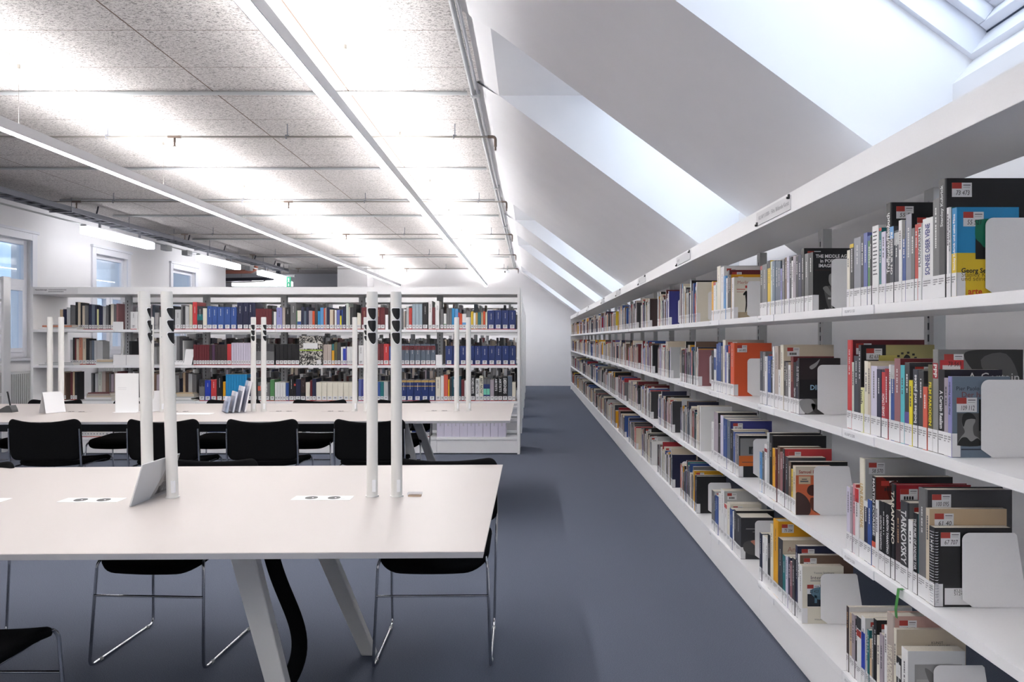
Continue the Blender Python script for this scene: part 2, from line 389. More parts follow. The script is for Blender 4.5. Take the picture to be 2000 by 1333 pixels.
m = MB(); m.cyl((-.05, -9, -.075), (-.05, -1.2, -.075), .016, 8); m.build('lagged_pipe', M['copper'], t)
for y in (-2.6, 3.3, 4.1, 7.2):
    m = MB(); m.box(-.2, -.08, y-.1, y+.1, -.19, -.09); m.build('junction_box', M['conduit'], t, bevel=.01)
for i, y in enumerate((.7, 3.6, 5.2, 6.9, 8.2)):
    m = MB(); q = []
    for j in range(13): a = math.pi*j/12; q.append((.05+.02*j, y+.12*math.cos(a), .02+.16*math.sin(a)+.012*j))
    m.tube(q, .012, 6); m.build('cable', M['cable'], t)

def across(kind, y, z, xa, xb2, r, lab, heads=(), clips=(), elbow=False):
    t = empty(kind, (0, y, z)); tag(t, lab, 'pipe', 'sprinkler pipes under the ceiling' if kind == 'sprinkler_pipe' else 'conduits under the ceiling')
    mt = M['pipe'] if kind == 'sprinkler_pipe' else M['conduit']
    m = MB(); m.cyl((xa, 0, 0), (xb2, 0, 0), r, 10); m.build('pipe', mt, t)
    for x in clips:
        m = MB(); m.cyl((x, 0, 0), (x, 0, CEIL-z), .005, 6); m.tube([(x-.012, .018*math.cos(a), .018*math.sin(a)) for a in [k*math.pi/4 for k in range(8)]], .005, 5, closed=True); m.box(x-.015, x+.015, -.018, .018, r*.6, r*1.6); m.build('pipe_clip', M['tray'], t)
    for x in heads:
        m = MB(); m.cyl((x-.06, 0, 0), (x+.06, 0, 0), r*1.55, 10); m.cyl((x, 0, 0), (x, 0, -.05), r*1.2, 8); m.cyl((x, 0, -.05), (x, 0, -.085), .008, 8); m.cyl((x, 0, -.085), (x, 0, -.09), .018, 10); m.build('sprinkler_head', M['brass'], t)
    if elbow:
        m = MB(); m.tube(fillet([(xb2-.05, 0, 0), (xb2+.02, 0, 0), (xb2+.02, 0, -.09)], .03), r*1.5, 10); m.cyl((xb2+.02, 0, -.09), (xb2+.02, 0, -.125), .009, 8); m.build('sprinkler_head', M['brass'], t)
ords = ['nearest the camera', 'second from the camera', 'third from the camera', 'fourth from the camera', 'furthest from the camera']
for i, (y, dz) in enumerate(((6.64, 1.845), (9.77, 1.842), (12.83, 1.842), (15.96, 1.842), (19.1, 1.842))):
    across('sprinkler_pipe', y, EYE+dz, -6.9, -.34, .009, 'thin sprinkler pipe across the ceiling, '+ords[i], heads=(-6.1, -3.25), clips=(-5.6, -3.86, -2.22, -.69), elbow=True)
for i, y in enumerate((5.75, 8.3, 10.2, 11.5, 14.2, 17.3, 20.2)):
    across('ceiling_conduit', y, CEIL-.02, -6.6 if i > 1 else -9, -.5, .015, 'grey conduit run across the ceiling panels, '+['nearest the camera', 'second from the camera', 'third from the camera', 'fourth from the camera', 'fifth from the camera', 'second from the far wall', 'closest to the far wall'][i])
t = empty('edge_conduit', (-.43, 8.6, CEIL-.05)); tag(t, 'grey double conduit along the edge where ceiling meets slope', 'pipe')
m = MB(); m.cyl((-.018, -11, 0), (-.018, 11.2, 0), .017, 10); m.build('pipe', M['conduit'], t)
m = MB(); m.cyl((.016, -11, .005), (.016, 11.2, .005), .012, 10); m.build('pipe', M['post'], t)
for y in (-2.9, .6, 3.8, 7.0):
    m = MB(); m.box(-.04, .036, y-.03, y+.03, -.022, .03); m.build('clamp', M['conduit'], t, bevel=.01)
# security camera and small detector
t = empty('security_camera', (-.62, 19.6, EYE+1.80)); tag(t, 'small white security camera bracketed near the far ceiling corner', 'camera')
m = MB(); m.cyl((0, 0, .06), (0, 0, CEIL-EYE-1.80), .015, 8); m.cyl((0, 0, .06), (0, -.02, .0), .02, 8); m.build('bracket', M['conduit'], t)
m = MB(); m.cyl((-.06, -.045, .0), (.04, .015, .02), .034, 12); m.build('body', M['white'], t)
m = MB(); m.cyl((-.07, -.05, -.002), (-.06, -.045, 0), .026, 12); m.build('lens', M['lens'], t)
t = empty('smoke_detector', (-1.12, 9.9, CEIL)); tag(t, 'small round white smoke detector on the ceiling beside the pendant light', 'detector')
m = MB(); m.cyl((0, 0, -.045), (0, 0, 0), .05, 18); m.build('base', M['white'], t)
m = MB(); m.cyl((0, 0, -.065), (0, 0, -.045), .03, 18); m.build('sensor', M['conduit'], t)
t = empty('exit_sign', (-6.38, 19.2, EYE+1.36)); tag(t, 'green emergency exit sign with white running figure and arrow', 'sign')
m = MB(); m.box(-.055, .055, -.02, .02, 0, .27); m.build('sign_panel', M['exit'], t)
m = MB()
m.face([(-.012, -.021, .10), (.012, -.021, .10), (.012, -.021, .06), (.03, -.021, .06), (0, -.021, .02), (-.03, -.021, .06), (-.012, -.021, .06)])
m.box(-.012, .012, -.022, -.0205, .215, .24)
m.face([(-.02, -.021, .21), (.02, -.021, .21), (.012, -.021, .165), (.03, -.021, .13), (.018, -.021, .125), (0, -.021, .155), (-.024, -.021, .125), (-.03, -.021, .135), (-.01, -.021, .17)])
m.build('pictogram', M['white'], t)
m = MB(); m.box(-.06, .16, -.03, .03, .27, .33); m.cyl((0, 0, .33), (0, 0, CEIL-EYE-1.36), .006, 6); m.build('bracket', M['conduit'], t)
# pipework in the far left bay
for xa, xb2, y, z, r, mt, lab in ((-9.9, -7.15, 18.6, EYE+1.72, .05, 'copper', 'thick red-brown lagged pipe in the far left bay'), (-9.9, -6.7, 18.9, EYE+1.56, .045, 'cable', 'dark blue bundle of cables below the red-brown pipe'), (-9.9, -7.0, 19.0, EYE+1.49, .015, 'pipe', 'thin grey pipe below the dark cable bundle')):
    m = MB(); m.tube([(xa, 0, 0), (xa*.5+xb2*.5, 0, -.03), (xb2, 0, 0), (xb2+.12, 0, .06), (xb2+.16, 0, CEIL-z)], r, 10); o = m.build('overhead_pipe', M[mt], loc=(0, y, z)); tag(o, lab, 'pipe')
# ------------------------------------------------------------------ shelving
XF = 1.0627; ZJ = 2.48; BAY = .925; NB = 18; SHZ = [1.436, 1.025, .612, .197]; TH = .03
PLUS = 2            # bays continuing past the camera
yn = ZJ-PLUS*BAY; ye = ZJ+NB*BAY
shelving = empty('library_shelving', (XF, yn, 0)); tag(shelving, 'long white metal library shelving run along the right side of the aisle', 'shelving')
def part(mb, name, m, parent, org, bevel=0.0):
    mb.v = [(x-org[0], y-org[1], z-org[2]) for x, y, z in mb.v]
    return mb.build(name, m, parent, bevel=bevel)
OR = (XF, yn, 0)
m = MB(); m.box(XF-.008, 1.378, yn, ye+.03, 1.84, 1.924); part(m, 'canopy', M['shelf'], shelving, OR, .0015)
m = MB(); m.box(XF-.004, 1.36, ye, ye+.03, 0, 1.84); part(m, 'end_panel', M['shelf'], shelving, OR, .0015)
sign_txt = ['KU/AP 51000-   Film, Bildende Kunst', 'KU/AP', 'KU/AP', 'KU/AP']
for b in range(-PLUS, NB):
    ya, yb_ = ZJ+b*BAY, ZJ+(b+1)*BAY
    for k, z in enumerate(SHZ):
        m = MB(); m.box(XF, 1.352, ya+.0012, yb_-.0012, z-TH, z)
        s = part(m, 'shelf', M['shelf'], shelving, OR, .002)
        m = MB(); y1 = yb_-.02; y0 = y1-.215 if b < 4 else y1-.15
        m.box(XF-.004, XF-.0005, y0, y1, z-TH+.001, z-.001)
        lh = part(m, 'label_holder', M['white'], s, OR)
        if b > -2 and b < 3:
            m = MB(); put_text(m, 'KU/AP 51%d' % (150+50*k) if b == -1 else 'KU/AP', (XF-.0046, y1-.012, z-TH+.0105), (0, -1, 0), (0, 0, 1), .0135, rgb(110, 110, 122)); part(m, 'lettering', M['print'], lh, OR)
    m = MB(); m.box(XF+.012, 1.34, ya+.001, yb_-.001, .012, .165); part(m, 'plinth_panel', M['shelf'], shelving, OR, .0015)
for b in range(-PLUS, NB+1):
    y = ZJ+b*BAY
    m = MB(); m.box(1.358, 1.40, y-.03, y+.03, 0, 1.84)
    u = part(m, 'upright', M['rad'], shelving, OR, .002)
    if b < 6:
        m = MB(); m.box(1.3565, 1.358, y-.004, y+.004, .12, 1.8); part(m, 'slot_strip', M['slot'], u, OR)
for b, tx in ((1, 0), (3, 1), (5, 2), (7, 3), (9, 1), (12, 2), (15, 0)):
    y1 = ZJ+b*BAY-.025
    m = MB(); m.box(XF-.0125, XF-.009, y1-.44, y1, 1.853, 1.912); s = part(m, 'shelf_sign', M['paper'], shelving, OR)
    m = MB(); put_text(m, sign_txt[tx], (XF-.0131, y1-.035, 1.875), (0, -1, 0), (0, 0, 1), .026, rgb(120, 120, 128)); part(m, 'lettering', M['print'], s, OR)
    m = MB()
    for yy, zz in ((y1-.015, 1.85), (y1-.43, 1.898)): m.box(XF-.018, XF-.0125, yy-.006, yy+.006, zz, zz+.018); m.cyl((XF-.0125, yy, zz+.004), (XF-.024, yy, zz+.004), .005, 8)
    part(m, 'sign_clip', M['black'], s, OR)
t = empty('bookmark_ribbon', (XF-.007, 2.08, .612)); tag(t, 'green paper ribbon hanging over the third shelf edge of the right shelving', 'bookmark')
m = MB(); pts = [(.012, 0, .0015), (-.003, .0, .0015), (-.006, .002, -.03), (-.008, .006, -.06), (-.004, .01, -.085)]
for a, b in zip(pts, pts[1:]): m.face([(a[0], a[1]-.007, a[2]), (a[0], a[1]+.007, a[2]), (b[0], b[1]+.007, b[2]), (b[0], b[1]-.007, b[2])])
o = m.build('ribbon', M['green'], t); md = o.modifiers.new('thickness', 'SOLIDIFY'); md.thickness = .0006

# double-sided bookcases facing the reading tables, one behind another
FY = 8.357; FX0, FX1 = -5.747, -.1206; PB = (FX1-FX0-.06)/6
rowlab = ['white double-sided bookcase facing the tables, front row', 'white bookcase in the second row behind the front bookcase', 'white bookcase in the third row', 'white bookcase in the fourth row', 'white bookcase in the fifth row', 'white bookcase in the last row before the far wall']
ROWY = [FY, 10.2, 12.1, 14.0, 15.95, 17.9]
for r, y0 in enumerate(ROWY):
    t = empty('bookcase', (FX0, y0, 0)); tag(t, rowlab[r], 'bookcase', 'rows of double-sided bookcases'); O = (FX0, y0, 0); D = .63
    for x in (FX0, FX1-.03): m = MB(); m.box(x, x+.03, y0, y0+D, 0, 1.84); part(m, 'end_panel', M['shelf'], t, O, .002)
    m = MB(); m.box(FX0, FX1, y0-.008, y0+D+.008, 1.84, 1.924); cn = part(m, 'canopy', M['shelf'], t, O, .002)
    for b in range(6):
        xa = FX0+.03+b*PB
        for k, z in enumerate(SHZ):
            for ya, yb_ in ((y0, y0+.285), (y0+.345, y0+D)):
                m = MB(); m.box(xa+.001, xa+PB-.001, ya, yb_, z-TH, z); s = part(m, 'shelf', M['shelf'], t, O, .0015)
                if r == 0 and ya == y0:
                    m = MB(); m.box(xa+.02, xa+.2, y0-.003, y0-.0005, z-TH+.002, z-.002); part(m, 'label_holder', M['white'], s, O)
        m = MB(); m.box(xa+.001, xa+PB-.001, y0+.01, y0+D-.01, .012, .165); part(m, 'plinth_panel', M['shelf'], t, O, .0015)
        if b:
            m = MB(); m.box(xa-.035, xa+.035, y0+.29, y0+.34, 0, 1.84); u = part(m, 'upright', M['post'], t, O, .002)
            if r < 2:
                m = MB(); m.box(xa-.004, xa+.004, y0+.2885, y0+.29, .12, 1.8); part(m, 'slot_strip', M['slot'], u, O)
    if r == 0:
        m = MB(); m.box(FX0+.04, FX0+.55, y0-.0115, y0-.009, 1.846, 1.916); s = part(m, 'shelf_sign', M['paper'], t, O)
        m = MB(); put_text(m, 'Neuerscheinungen', (FX0+.06, y0-.012, 1.885), (1, 0, 0), (0, 0, 1), .022, rgb(60, 60, 66), bold=True, width=.14)
        for z_, w_ in ((1.887, .2), (1.866, .17)):
            x_ = FX0+.215
            while x_ < FX0+.215+w_: m.box(x_, x_+.012, y0-.0122, y0-.0116, z_, z_+.009, rgb(125, 125, 130)); x_ += .016
        part(m, 'lettering', M['print'], s, O)
# bookcase by the window, mostly outside the picture
t = empty('bookcase', (-6.585, 8.5, 0)); tag(t, 'white empty shelf rack at the left edge, its side panel showing beside the window', 'bookcase'); O = (0, 0, 0)
def lp(mb, n): return mb.build(n, M['shelf'], t, bevel=.002)
for x in (-.3, .4): m = MB(); m.box(x, x+.025, 0, .12, 0, 2.06); lp(m, 'side_panel')
for z in (.28, .66, 1.02, 1.38, 1.77, 2.03):
    m = MB(); m.box(-.275, .4, .006, .12, z, z+.025); lp(m, 'shelf')

# ------------------------------------------------------------------ reading tables
def table(lab, xr, yn_l, yn_r, yf_l, yf_r, xl, legs, socks):
    """top is slightly skewed: left and right ends given separately"""
    t = empty('reading_table', (xr, yn_r, 0)); tag(t, lab, 'table', 'long reading tables'); O = (xr, yn_r, 0)
    zt_ = .74; q = [(xl, yn_l), (xr, yn_r), (xr, yf_r), (xl, yf_l)]
    cx, cy = (xl+xr)/2, (yn_r+yf_r)/2
    m = MB()
    def ins(d): return [(x+(d if x == xl else -d), y+(d if i < 2 else -d)) for i, (x, y) in enumerate(q)]
    def lvl(d, z): return [(x, y, z) for x, y in ins(d)]
    A, B, Cc = lvl(.0015, zt_), lvl(0, zt_-.0015), lvl(0.004, zt_-.019)
    m.face(A, mi=0)
    for P_, Q_, mi in ((B, A, 0), (Cc, B, 1)):
        for i in range(4): j = (i+1) % 4; m.face([P_[i], P_[j], Q_[j], Q_[i]], mi=mi)
    m.face(Cc[::-1], mi=1)
    part(m, 'tabletop', [M['table'], M['tedge']], t, O)
    for (tx, ty), (bx, by), w in legs:
        m = MB(); wt, wb, dt = .042, .03, .022
        vs = [(tx-wt, ty-dt, .72), (tx+wt, ty-dt, .72), (tx+wt, ty+dt, .72), (tx-wt, ty+dt, .72), (bx-wb, by-dt, 0), (bx+wb, by-dt, 0), (bx+wb, by+dt, 0), (bx-wb, by+dt, 0)]
        m.poly(vs, [(0, 1, 2, 3), (7, 6, 5, 4), (0, 4, 5, 1), (1, 5, 6, 2), (2, 6, 7, 3), (3, 7, 4, 0)])
        part(m, 'leg', M['tleg'], t, O, .004)
    yc = cy
    m = MB(); x0_, x1_ = xl+.3, xr-.85
    for s in (-1, 1): m.box(x0_, x1_, yc+s*.12-.012, yc+s*.12+.012, .585, .70)
    m.box(x0_, x1_, yc-.108, yc+.108, .585, .60)
    part(m, 'cable_trough', M['darkmetal'], t, O)
    m = MB()
    for s in (-1, 1): m.box(xl+.2, xr-.3, yc+s*.42-.02, yc+s*.42+.02, .70, .7205)
    part(m, 'support_rail', M['darkmetal'], t, O)
    for sx, sy, full in socks:
        m = MB(); m.box(sx-.108, sx+.108, sy-.034, sy+.034, .7402, .7412)
        s = part(m, 'socket_plate', M['white'] if full else M['table'], t, O)
        for k in (-.042, .042):
            m = MB(); m.cyl((sx+k, sy, .7412), (sx+k, sy, .7418), .0235, 20); m.v = [(x, y, z) for x, y, z in m.v]
            so = part(m, 'socket', M['black'], s, O)
            m = MB(); m.cyl((sx+k+.006, sy-.003, .7418), (sx+k+.006, sy-.003, .7424), .0035, 8); part(m, 'contact', M['white'], so, O)
        if full:
            m = MB(); m.box(sx-.085, sx-.065, sy+.014, sy+.02, .7412, .7413); m.box(sx+.07, sx+.085, sy-.02, sy-.013, .7412, .7413); part(m, 'marking', M['conduit'], s, O)
    return t
table('white reading table in the foreground, nearest the camera', -.128, 1.955, 2.014, 3.29, 3.406, -3.6,
      [((-.951, 2.36), (-.764, 2.36), 0), ((-.985, 3.06), (-.678, 3.066), 0), ((-3.25, 2.36), (-3.4, 2.36), 0), ((-3.25, 2.95), (-3.4, 2.95), 0)],
      [(-.768, 2.69, 1), (-1.60, 2.655, 1), (-2.02, 2.65, 1)])
table('white reading table behind the first one, in front of the bookcase', -.147, 5.09, 5.236, 6.56, 6.67, -5.75,
      [((-.99, 5.57), (-.81, 5.57), 0), ((-1.03, 6.33), (-.76, 6.33), 0), ((-5.3, 5.45), (-5.5, 5.45), 0), ((-5.3, 6.2), (-5.5, 6.2), 0)],
      [(-.745, 5.94, 0), (-1.58, 5.9, 0), (-2.0, 5.9, 0), (-2.83, 5.88, 0), (-3.66, 5.86, 0)])

# ------------------------------------------------------------------ light posts standing in pairs along the tables
def lens_patch(az, zc, r, w=.0155, h=.052):
    """D-shaped opening following the tube wall"""
    prof = [(-1, .72), (-.9, .92), (-.7, 1), (.8, 1), (.95, .93), (1, .8), (1, -.2), (.93, -.6), (.75, -.85), (.5, -1), (.25, -.98), (-.1, -.78), (-.5, -.35), (-.85, .25)]
    ol = []
    for (u0, v0), (u1, v1) in zip(prof, prof[1:]+prof[:1]):
        for k in range(3): ol.append((u0+(u1-u0)*k/3, v0+(v1-v0)*k/3))
    n = len(ol); P3 = []; fs = []
    def pt(u, v): a = az+u*w/r; return (r*math.sin(a), -r*math.cos(a), zc+v*h/2)
    for s in (1, .8, .6, .4, .2):
        for u, v in ol: P3.append(pt(.1+(u-.1)*s, .15+(v-.15)*s))
    P3.append(pt(.1, .15))
    for i in range(4):
        for k in range(n): fs.append((i*n+(k+1) % n, i*n+k, (i+1)*n+k, (i+1)*n+(k+1) % n))
    for k in range(n): fs.append((4*n+(k+1) % n, 4*n+k, 5*n))
    return P3, fs
def light_post(x, y, az, lab, lean=0.0):
    r = .0205; H = .765
    t = empty('light_post', (x, y, .7402)); t.rotation_euler = (0, lean, 0); tag(t, lab, 'desk light', 'white light posts on the reading tables')
    m = MB(); m.cyl((0, 0, 0), (0, 0, H-.004), r, 28); m.cyl((0, 0, H-.004), (0, 0, H), r*.93, 28); m.build('tube', M['lightpost'], t)
    m = MB(); m.cyl((0, 0, 0), (0, 0, .004), r+.004, 28); m.build('base_ring', M['lightpost'], t)
    for k in range(3):
        zc = H-.083-k*.0455*1.0
        m = MB(); P_, fs = lens_patch(az, zc, r+.0014, .0165, .042); m.poly(P_, fs, smooth=True); m.build('light_opening', M['lens'], t)
        mm = MB(); P2, f2 = lens_patch(az, zc, r+.0009, .0182, .047); mm.poly(P2, f2, smooth=True); mm.build('opening_rim', M['white'], t)
    m = MB(); m.box(.004, .017, -r-.0006, -r+.012, .02, .065); m.build('switch', M['white'], t, bevel=.001)
T1 = ', foreground table'; T2 = ', second table'
light_post(-1.420, 2.70, 1.65, 'white light post leaning behind the grey brochure on the foreground table', -.02)
light_post(-1.3285, 2.70, 1.15, 'white light post touching the right edge of the grey brochure, foreground table', -.03)
light_post(-.592, 2.72, .12, 'white light post right of the socket plate, foreground table', 0)
light_post(-.50, 2.72, .12, 'white light post nearest the aisle on the foreground table, beside the small block', -.004)
names = ['by the aisle end', 'beside the foreground aisle pair', 'right of the brochure rack', 'beside the folded leaflet and white notice', 'in the leaning leaflet by the left end']
for i, (xa, xb2) in enumerate(((892, 915), (693, 715), (495, 515), (295.5, 317), (97.5, 119.5))):
    yy = [5.94, 5.92, 5.90, 5.88, 5.86][i]
    a1, a2 = [(3.3, 3.3), (2.6, .2), (.1, .8), (.1, .9), (3.3, 3.3)][i]
    for j, (px, az) in enumerate(((xa, a1), (xb2, a2))):
        light_post((px-1036)*yy/F, yy, az, ('left' if j == 0 else 'right')+' post of the pair '+names[i]+', second table')

# ------------------------------------------------------------------ chairs
def pad(w, d, t, rc, fn, n=8, ed=.35):
    """closed cushion: rounded-rectangle outline w x d, thickness t, moved by fn(x, y) -> dz"""
    out = []
    cx, cy = w/2-rc, d/2-rc
    for qx, qy, a0 in ((1, 1, 0), (-1, 1, 90), (-1, -1, 180), (1, -1, 270)):
        for k in range(n+1):
            a = R(a0+90*k/n); out.append((qx*cx+rc*math.cos(a), qy*cy+rc*math.sin(a)))
        # extra points along the straight edge
        nx = {(1, 1): (-1, 1), (-1, 1): (-1, -1), (-1, -1): (1, -1), (1, -1): (1, 1)}[(qx, qy)]
        p = out[-1]; a1 = R(a0+90); q = (nx[0]*cx+rc*math.cos(a1), nx[1]*cy+rc*math.sin(a1))
        for k in range(1, 6): out.append((p[0]+(q[0]-p[0])*k/6, p[1]+(q[1]-p[1])*k/6))
    N = len(out); lv = []
    e = t*ed
    for s in (.25, .6, .85): lv.append((s, 0, 0))
    for k in range(5): a = math.pi*k/4; lv.append((None, e*(1-math.sin(a)), t/2-t/2*math.cos(a)))
    for s in (.85, .6, .25): lv.append((s, 0, t))
    vs = []
    for s, ins, z in lv:
        for x, y in out:
            if s is None: X = x*(1-2*ins/w); Y = y*(1-2*ins/d)
            else: X = x*s; Y = y*s
            vs.append((X, Y, z+fn(X, Y)))
    fs = []
    for i in range(len(lv)-1):
        for k in range(N): fs.append((i*N+k, i*N+(k+1) % N, (i+1)*N+(k+1) % N, (i+1)*N+k))
    c0 = len(vs); vs.append((0, 0, fn(0, 0))); vs.append((0, 0, t+fn(0, 0)))
    L_ = len(lv)-1
    for k in range(N): fs.append((c0, (k+1) % N, k)); fs.append((c0+1, L_*N+k, L_*N+(k+1) % N))
    return vs, fs
def make_chair():
    t = empty('chair')
    # faces -y: seat front at y = -.24
    def sf(x, y):
        z = -.018*max(0, (-y-.1)/.14)**2*2.2 - .012*(1-(x/.23)**2) + .012*max(0, y/.22)
        return z
    vs, fs = pad(.455, .48, .034, .1, sf)
    m = MB(); m.poly([(x, y, z+.428) for x, y, z in vs], fs, smooth=True); m.build('seat', M['fabric'], t)
    def bf(x, y): return -.05*(x/.25)**2
    vs, fs = pad(.5, .29, .024, .05, bf)
    P_ = []
    for x, y, z in vs:      # stand the pad up: local y -> height, local z -> depth
        hz = .622+y*1.0 + (.032*((x/.25)**2)-.02 if y > 0 else 0)*max(0, y/.145)
        P_.append((x, .262+z+.10*(y+.145), hz))
    m = MB(); m.poly(P_, [f[::-1] for f in fs], smooth=True); m.build('backrest', M['fabric'], t)
    r = .0062
    for s in (-1, 1):
        x = s*.236
        pts = [(s*.222, .235, .43), (s*.214, -.19, .43+.004), (s*.222, -.205, .41), (x, -.232, .0075), (x, .22, .0075), (s*.244, .232, .40), (s*.247, .25, .5), (s*.244, .262, .70)]
        m = MB(); m.tube(fillet(pts, .03, 5), r, 8)
        m.build('side_frame', M['chrome'], t)
        for yy in (-.17, .16): m = MB(); m.cyl((x, yy, .0065), (x, yy+.018, .0065), .0078, 8); m.build('glide', M['conduit'], t)
    m = MB(); m.cyl((-.226, -.218, .29), (.226, -.218, .29), .005, 8); m.build('stretcher', M['chrome'], t)
    m = MB(); m.cyl((-.218, -.12, .428), (.218, -.12, .428), .005, 8); m.cyl((-.22, .12, .43), (.22, .12, .43), .005, 8); m.build('seat_support', M['chrome'], t)
    return t
chair0 = make_chair(); first = [True]
def put_chair(x, y, rz, lab, grp):
    if first[0]: o = chair0; first[0] = False
    else:
        o = chair0.copy(); C.objects.link(o)
        for ch in chair0.children:
            c = ch.copy(); c.parent = o; C.objects.link(c)
    o.location = (x, y, 0); o.rotation_euler = (0, 0, rz); tag(o, lab, 'chair', grp)
g = 'black chairs on chrome sled legs'
put_chair(-.40, 3.155, R(1), 'black chair tucked under the right end of the foreground table, nearest the aisle', g)
put_chair(-1.53, 3.15, R(-3), 'black chair behind the grey brochure, far side of the foreground table', g)
put_chair(-2.6, 3.06, R(0), 'black chair at the left picture edge, far side of the foreground table', g)
put_chair(-1.685, 2.05, R(180), 'black chair cut off at the bottom left corner, its seat in front', g)
for x, l in ((-1.133, 'half hidden by the two foreground light posts'), (-1.885, 'second from the aisle, back view'), (-2.58, 'half hidden by the leaning light posts'), (-3.41, 'leftmost with its full back showing')):
    put_chair(x, 5.35, R(181), 'black chair, near side of the second table, '+l, g)
for x, l in ((-1.17, 'below the dark blue volumes'), (-1.944, 'below the ivory volumes'), (-2.74, 'behind the brochure rack'), (-3.6, 'behind the white notice'), (-4.387, 'behind the leaning leaflet'), (-5.18, 'at the left picture edge')):
    put_chair(x, 6.46, R(0), 'black chair, far side of the second table, '+l, g)

# ------------------------------------------------------------------ things on and under the tables
# cable sleeve hanging under the foreground table
m = MB(); pts = []
for k in range(25):
    u = k/24; pts.append((-.985+.13*math.sin(u*2.1)-.022*math.sin(u*6.3)-.06*u*u, 2.72, .584*(1-u)+.004))
m.tube(pts, .03, 10, ry=.016)
o = m.build('cable_sleeve', M['fabric']); tag(o, 'black fabric cable sleeve hanging from under the foreground table', 'cable sleeve')
# tent card brochure
t = empty('brochure', (-1.38, 2.67, .7402)); tag(t, 'grey brochure with a photo leaning on a light post, foreground table', 'brochure')
def slab(m_, P0, ex, ey, w, h, th, **k):
    ex, ey = Vector(ex).normalized(), Vector(ey).normalized(); n = ex.cross(ey)
    m_.obox(Vector(P0)+ex*(w/2)+ey*(h/2), ex*(w/2), ey*(h/2), n*(th/2), **k)
m = MB(); ex, ey = Vector((.03, 1, 0)).normalized(), Vector((.0445, 0, .148)).normalized(); n = ex.cross(ey)
P0 = Vector((-.0215, -.124, .0008)); slab(m, P0, ex, ey, .252, .154, .0025, col=rgb(196, 198, 202))
B0 = P0+n*.0016
def on(u, v): return B0+ex*u+ey*v      # u runs away from the camera
m.face([on(.118, .003), on(.249, .003), on(.249, .15), on(.19, .15), on(.165, .08)], col=rgb(158, 156, 158))
m.face([on(.178, .06), on(.249, .05), on(.249, .15), on(.2, .15)], col=rgb(118, 108, 104))
m.face([on(.145, .012), on(.249, .01), on(.249, .055), on(.18, .055)], col=rgb(98, 96, 100))
m.face([on(.16, .015), on(.178, .015), on(.178, .042), on(.16, .042)], col=rgb(50, 50, 54)); m.face([on(.19, .02), on(.225, .02), on(.225, .045), on(.19, .045)], col=rgb(180, 180, 186))
m.build('front_leaf', M['print'], t)
m = MB(); slab(m, P0-n*.0028, ex, ey, .25, .153, .0025); m.build('back_leaf', M['paper'], t)
# small clear block
t = empty('clip_block', (-.435, 2.725, .7402)); tag(t, 'small clear block with a pale wooden strip beside the right foreground light post', 'block')
m = MB(); m.box(-.022, .026, -.012, .012, 0, .005); m.build('wood_strip', M['wood'], t)
m = MB(); m.box(-.025, .029, -.014, .014, .005, .013); m.build('clear_top', M['acrylic'], t, bevel=.002)
# wedge with upright stick
t = empty('stylus_stand', (-4.2, 5.83, .7402)); tag(t, 'dark grey wedge with an upright black stick, left end of the second table', 'stylus stand')
m = MB(); m.prism([(-.066, -.03, 0), (.066, -.03, 0), (.062, -.03, .02), (.045, -.03, .055), (.02, -.03, .055), (-.05, -.03, .018)], (0, .07, 0)); m.build('base', M['greyplastic'], t, bevel=.006)
m = MB(); m.tube([(.03, .0, .05), (.02, 0, .1), (.01, 0, .15), (.005, 0, .165)], .006, 8); m.build('stick', M['black'], t)
# clear leaflet holders
def leaflet(x, y, rz, lab):
    t = empty('leaflet_stand', (x, y, .7402), rz); tag(t, lab, 'leaflet')
    m = MB(); slab(m, (-.075, -.03, .003), (1, 0, 0), (0, .28, 1), .15, .17, .003); m.build('leaflet', M['paper'], t)
    m = MB(); slab(m, (-.077, .062, .003), (1, 0, 0), (0, -.28, 1), .154, .17, .003); m.build('back_leaf', M['paper'], t)
leaflet(-3.79, 5.78, R(62), 'white folded leaflet leaning against posts at the left end, second table')
leaflet(-3.03, 5.9, R(50), 'white folded leaflet between two light posts, second table')
# white notice board standing on the table
t = empty('notice_stand', (-3.24, 5.84, .7402)); tag(t, 'tall white notice with faint lines standing on the second table', 'notice')
m = MB(); m.box(-.093, .093, -.004, .004, .002, .312, col=rgb(238, 239, 240))
for i, z in enumerate((.195, .182)): m.box(-.07, -.002, -.0046, -.0041, z, z+.002, col=rgb(200, 200, 204))
m.build('panel', M['print'], t)
m = MB(); m.box(-.093, .093, -.05, .05, 0, .002); m.build('foot', M['white'], t)
# brochure rack
t = empty('brochure_rack', (-2.4, 5.84, .7402), R(-58)); tag(t, 'clear stepped brochure rack filled with leaflets on the second table', 'brochure rack')
m = MB(); m.box(-.1, .1, -.06, .1, 0, .004)
for k in range(4):
    y = -.06+k*.045; slab(m, (-.1, y, .004), (1, 0, 0), (0, .2, 1), .2, .09+.04*k, .003)
m.build('tray', M['acrylic'], t)
cols = [(226, 226, 232), (176, 188, 210), (225, 222, 226), (206, 210, 220), (190, 198, 216)]
for k in range(4):
    for j in range(2):
        m = MB(); y = -.05+k*.045; slab(m, (-.095+j*.1, y, .006), (1, 0, 0), (0, .2, 1), .09, .12+.042*k, .012, col=rgb(*cols[(k*2+j) % 5])); o = m.build('leaflet_pile', M['print']); o.location = t.location; o.rotation_euler = t.rotation_euler
        tag(o, 'pile of leaflets in the %s step of the clear brochure rack, %s side' % (['lowest', 'second', 'third', 'highest'][k], ['left', 'right'][j]), 'leaflets', 'leaflets in the brochure rack')
t = empty('flat_leaflet', (-2.66, 5.70, .7402)); tag(t, 'white sheet lying flat left of the brochure rack, second table', 'paper')
m = MB(); m.box(-.14, .16, -.05, .06, 0, .0015); m.build('sheet', M['paper'], t)
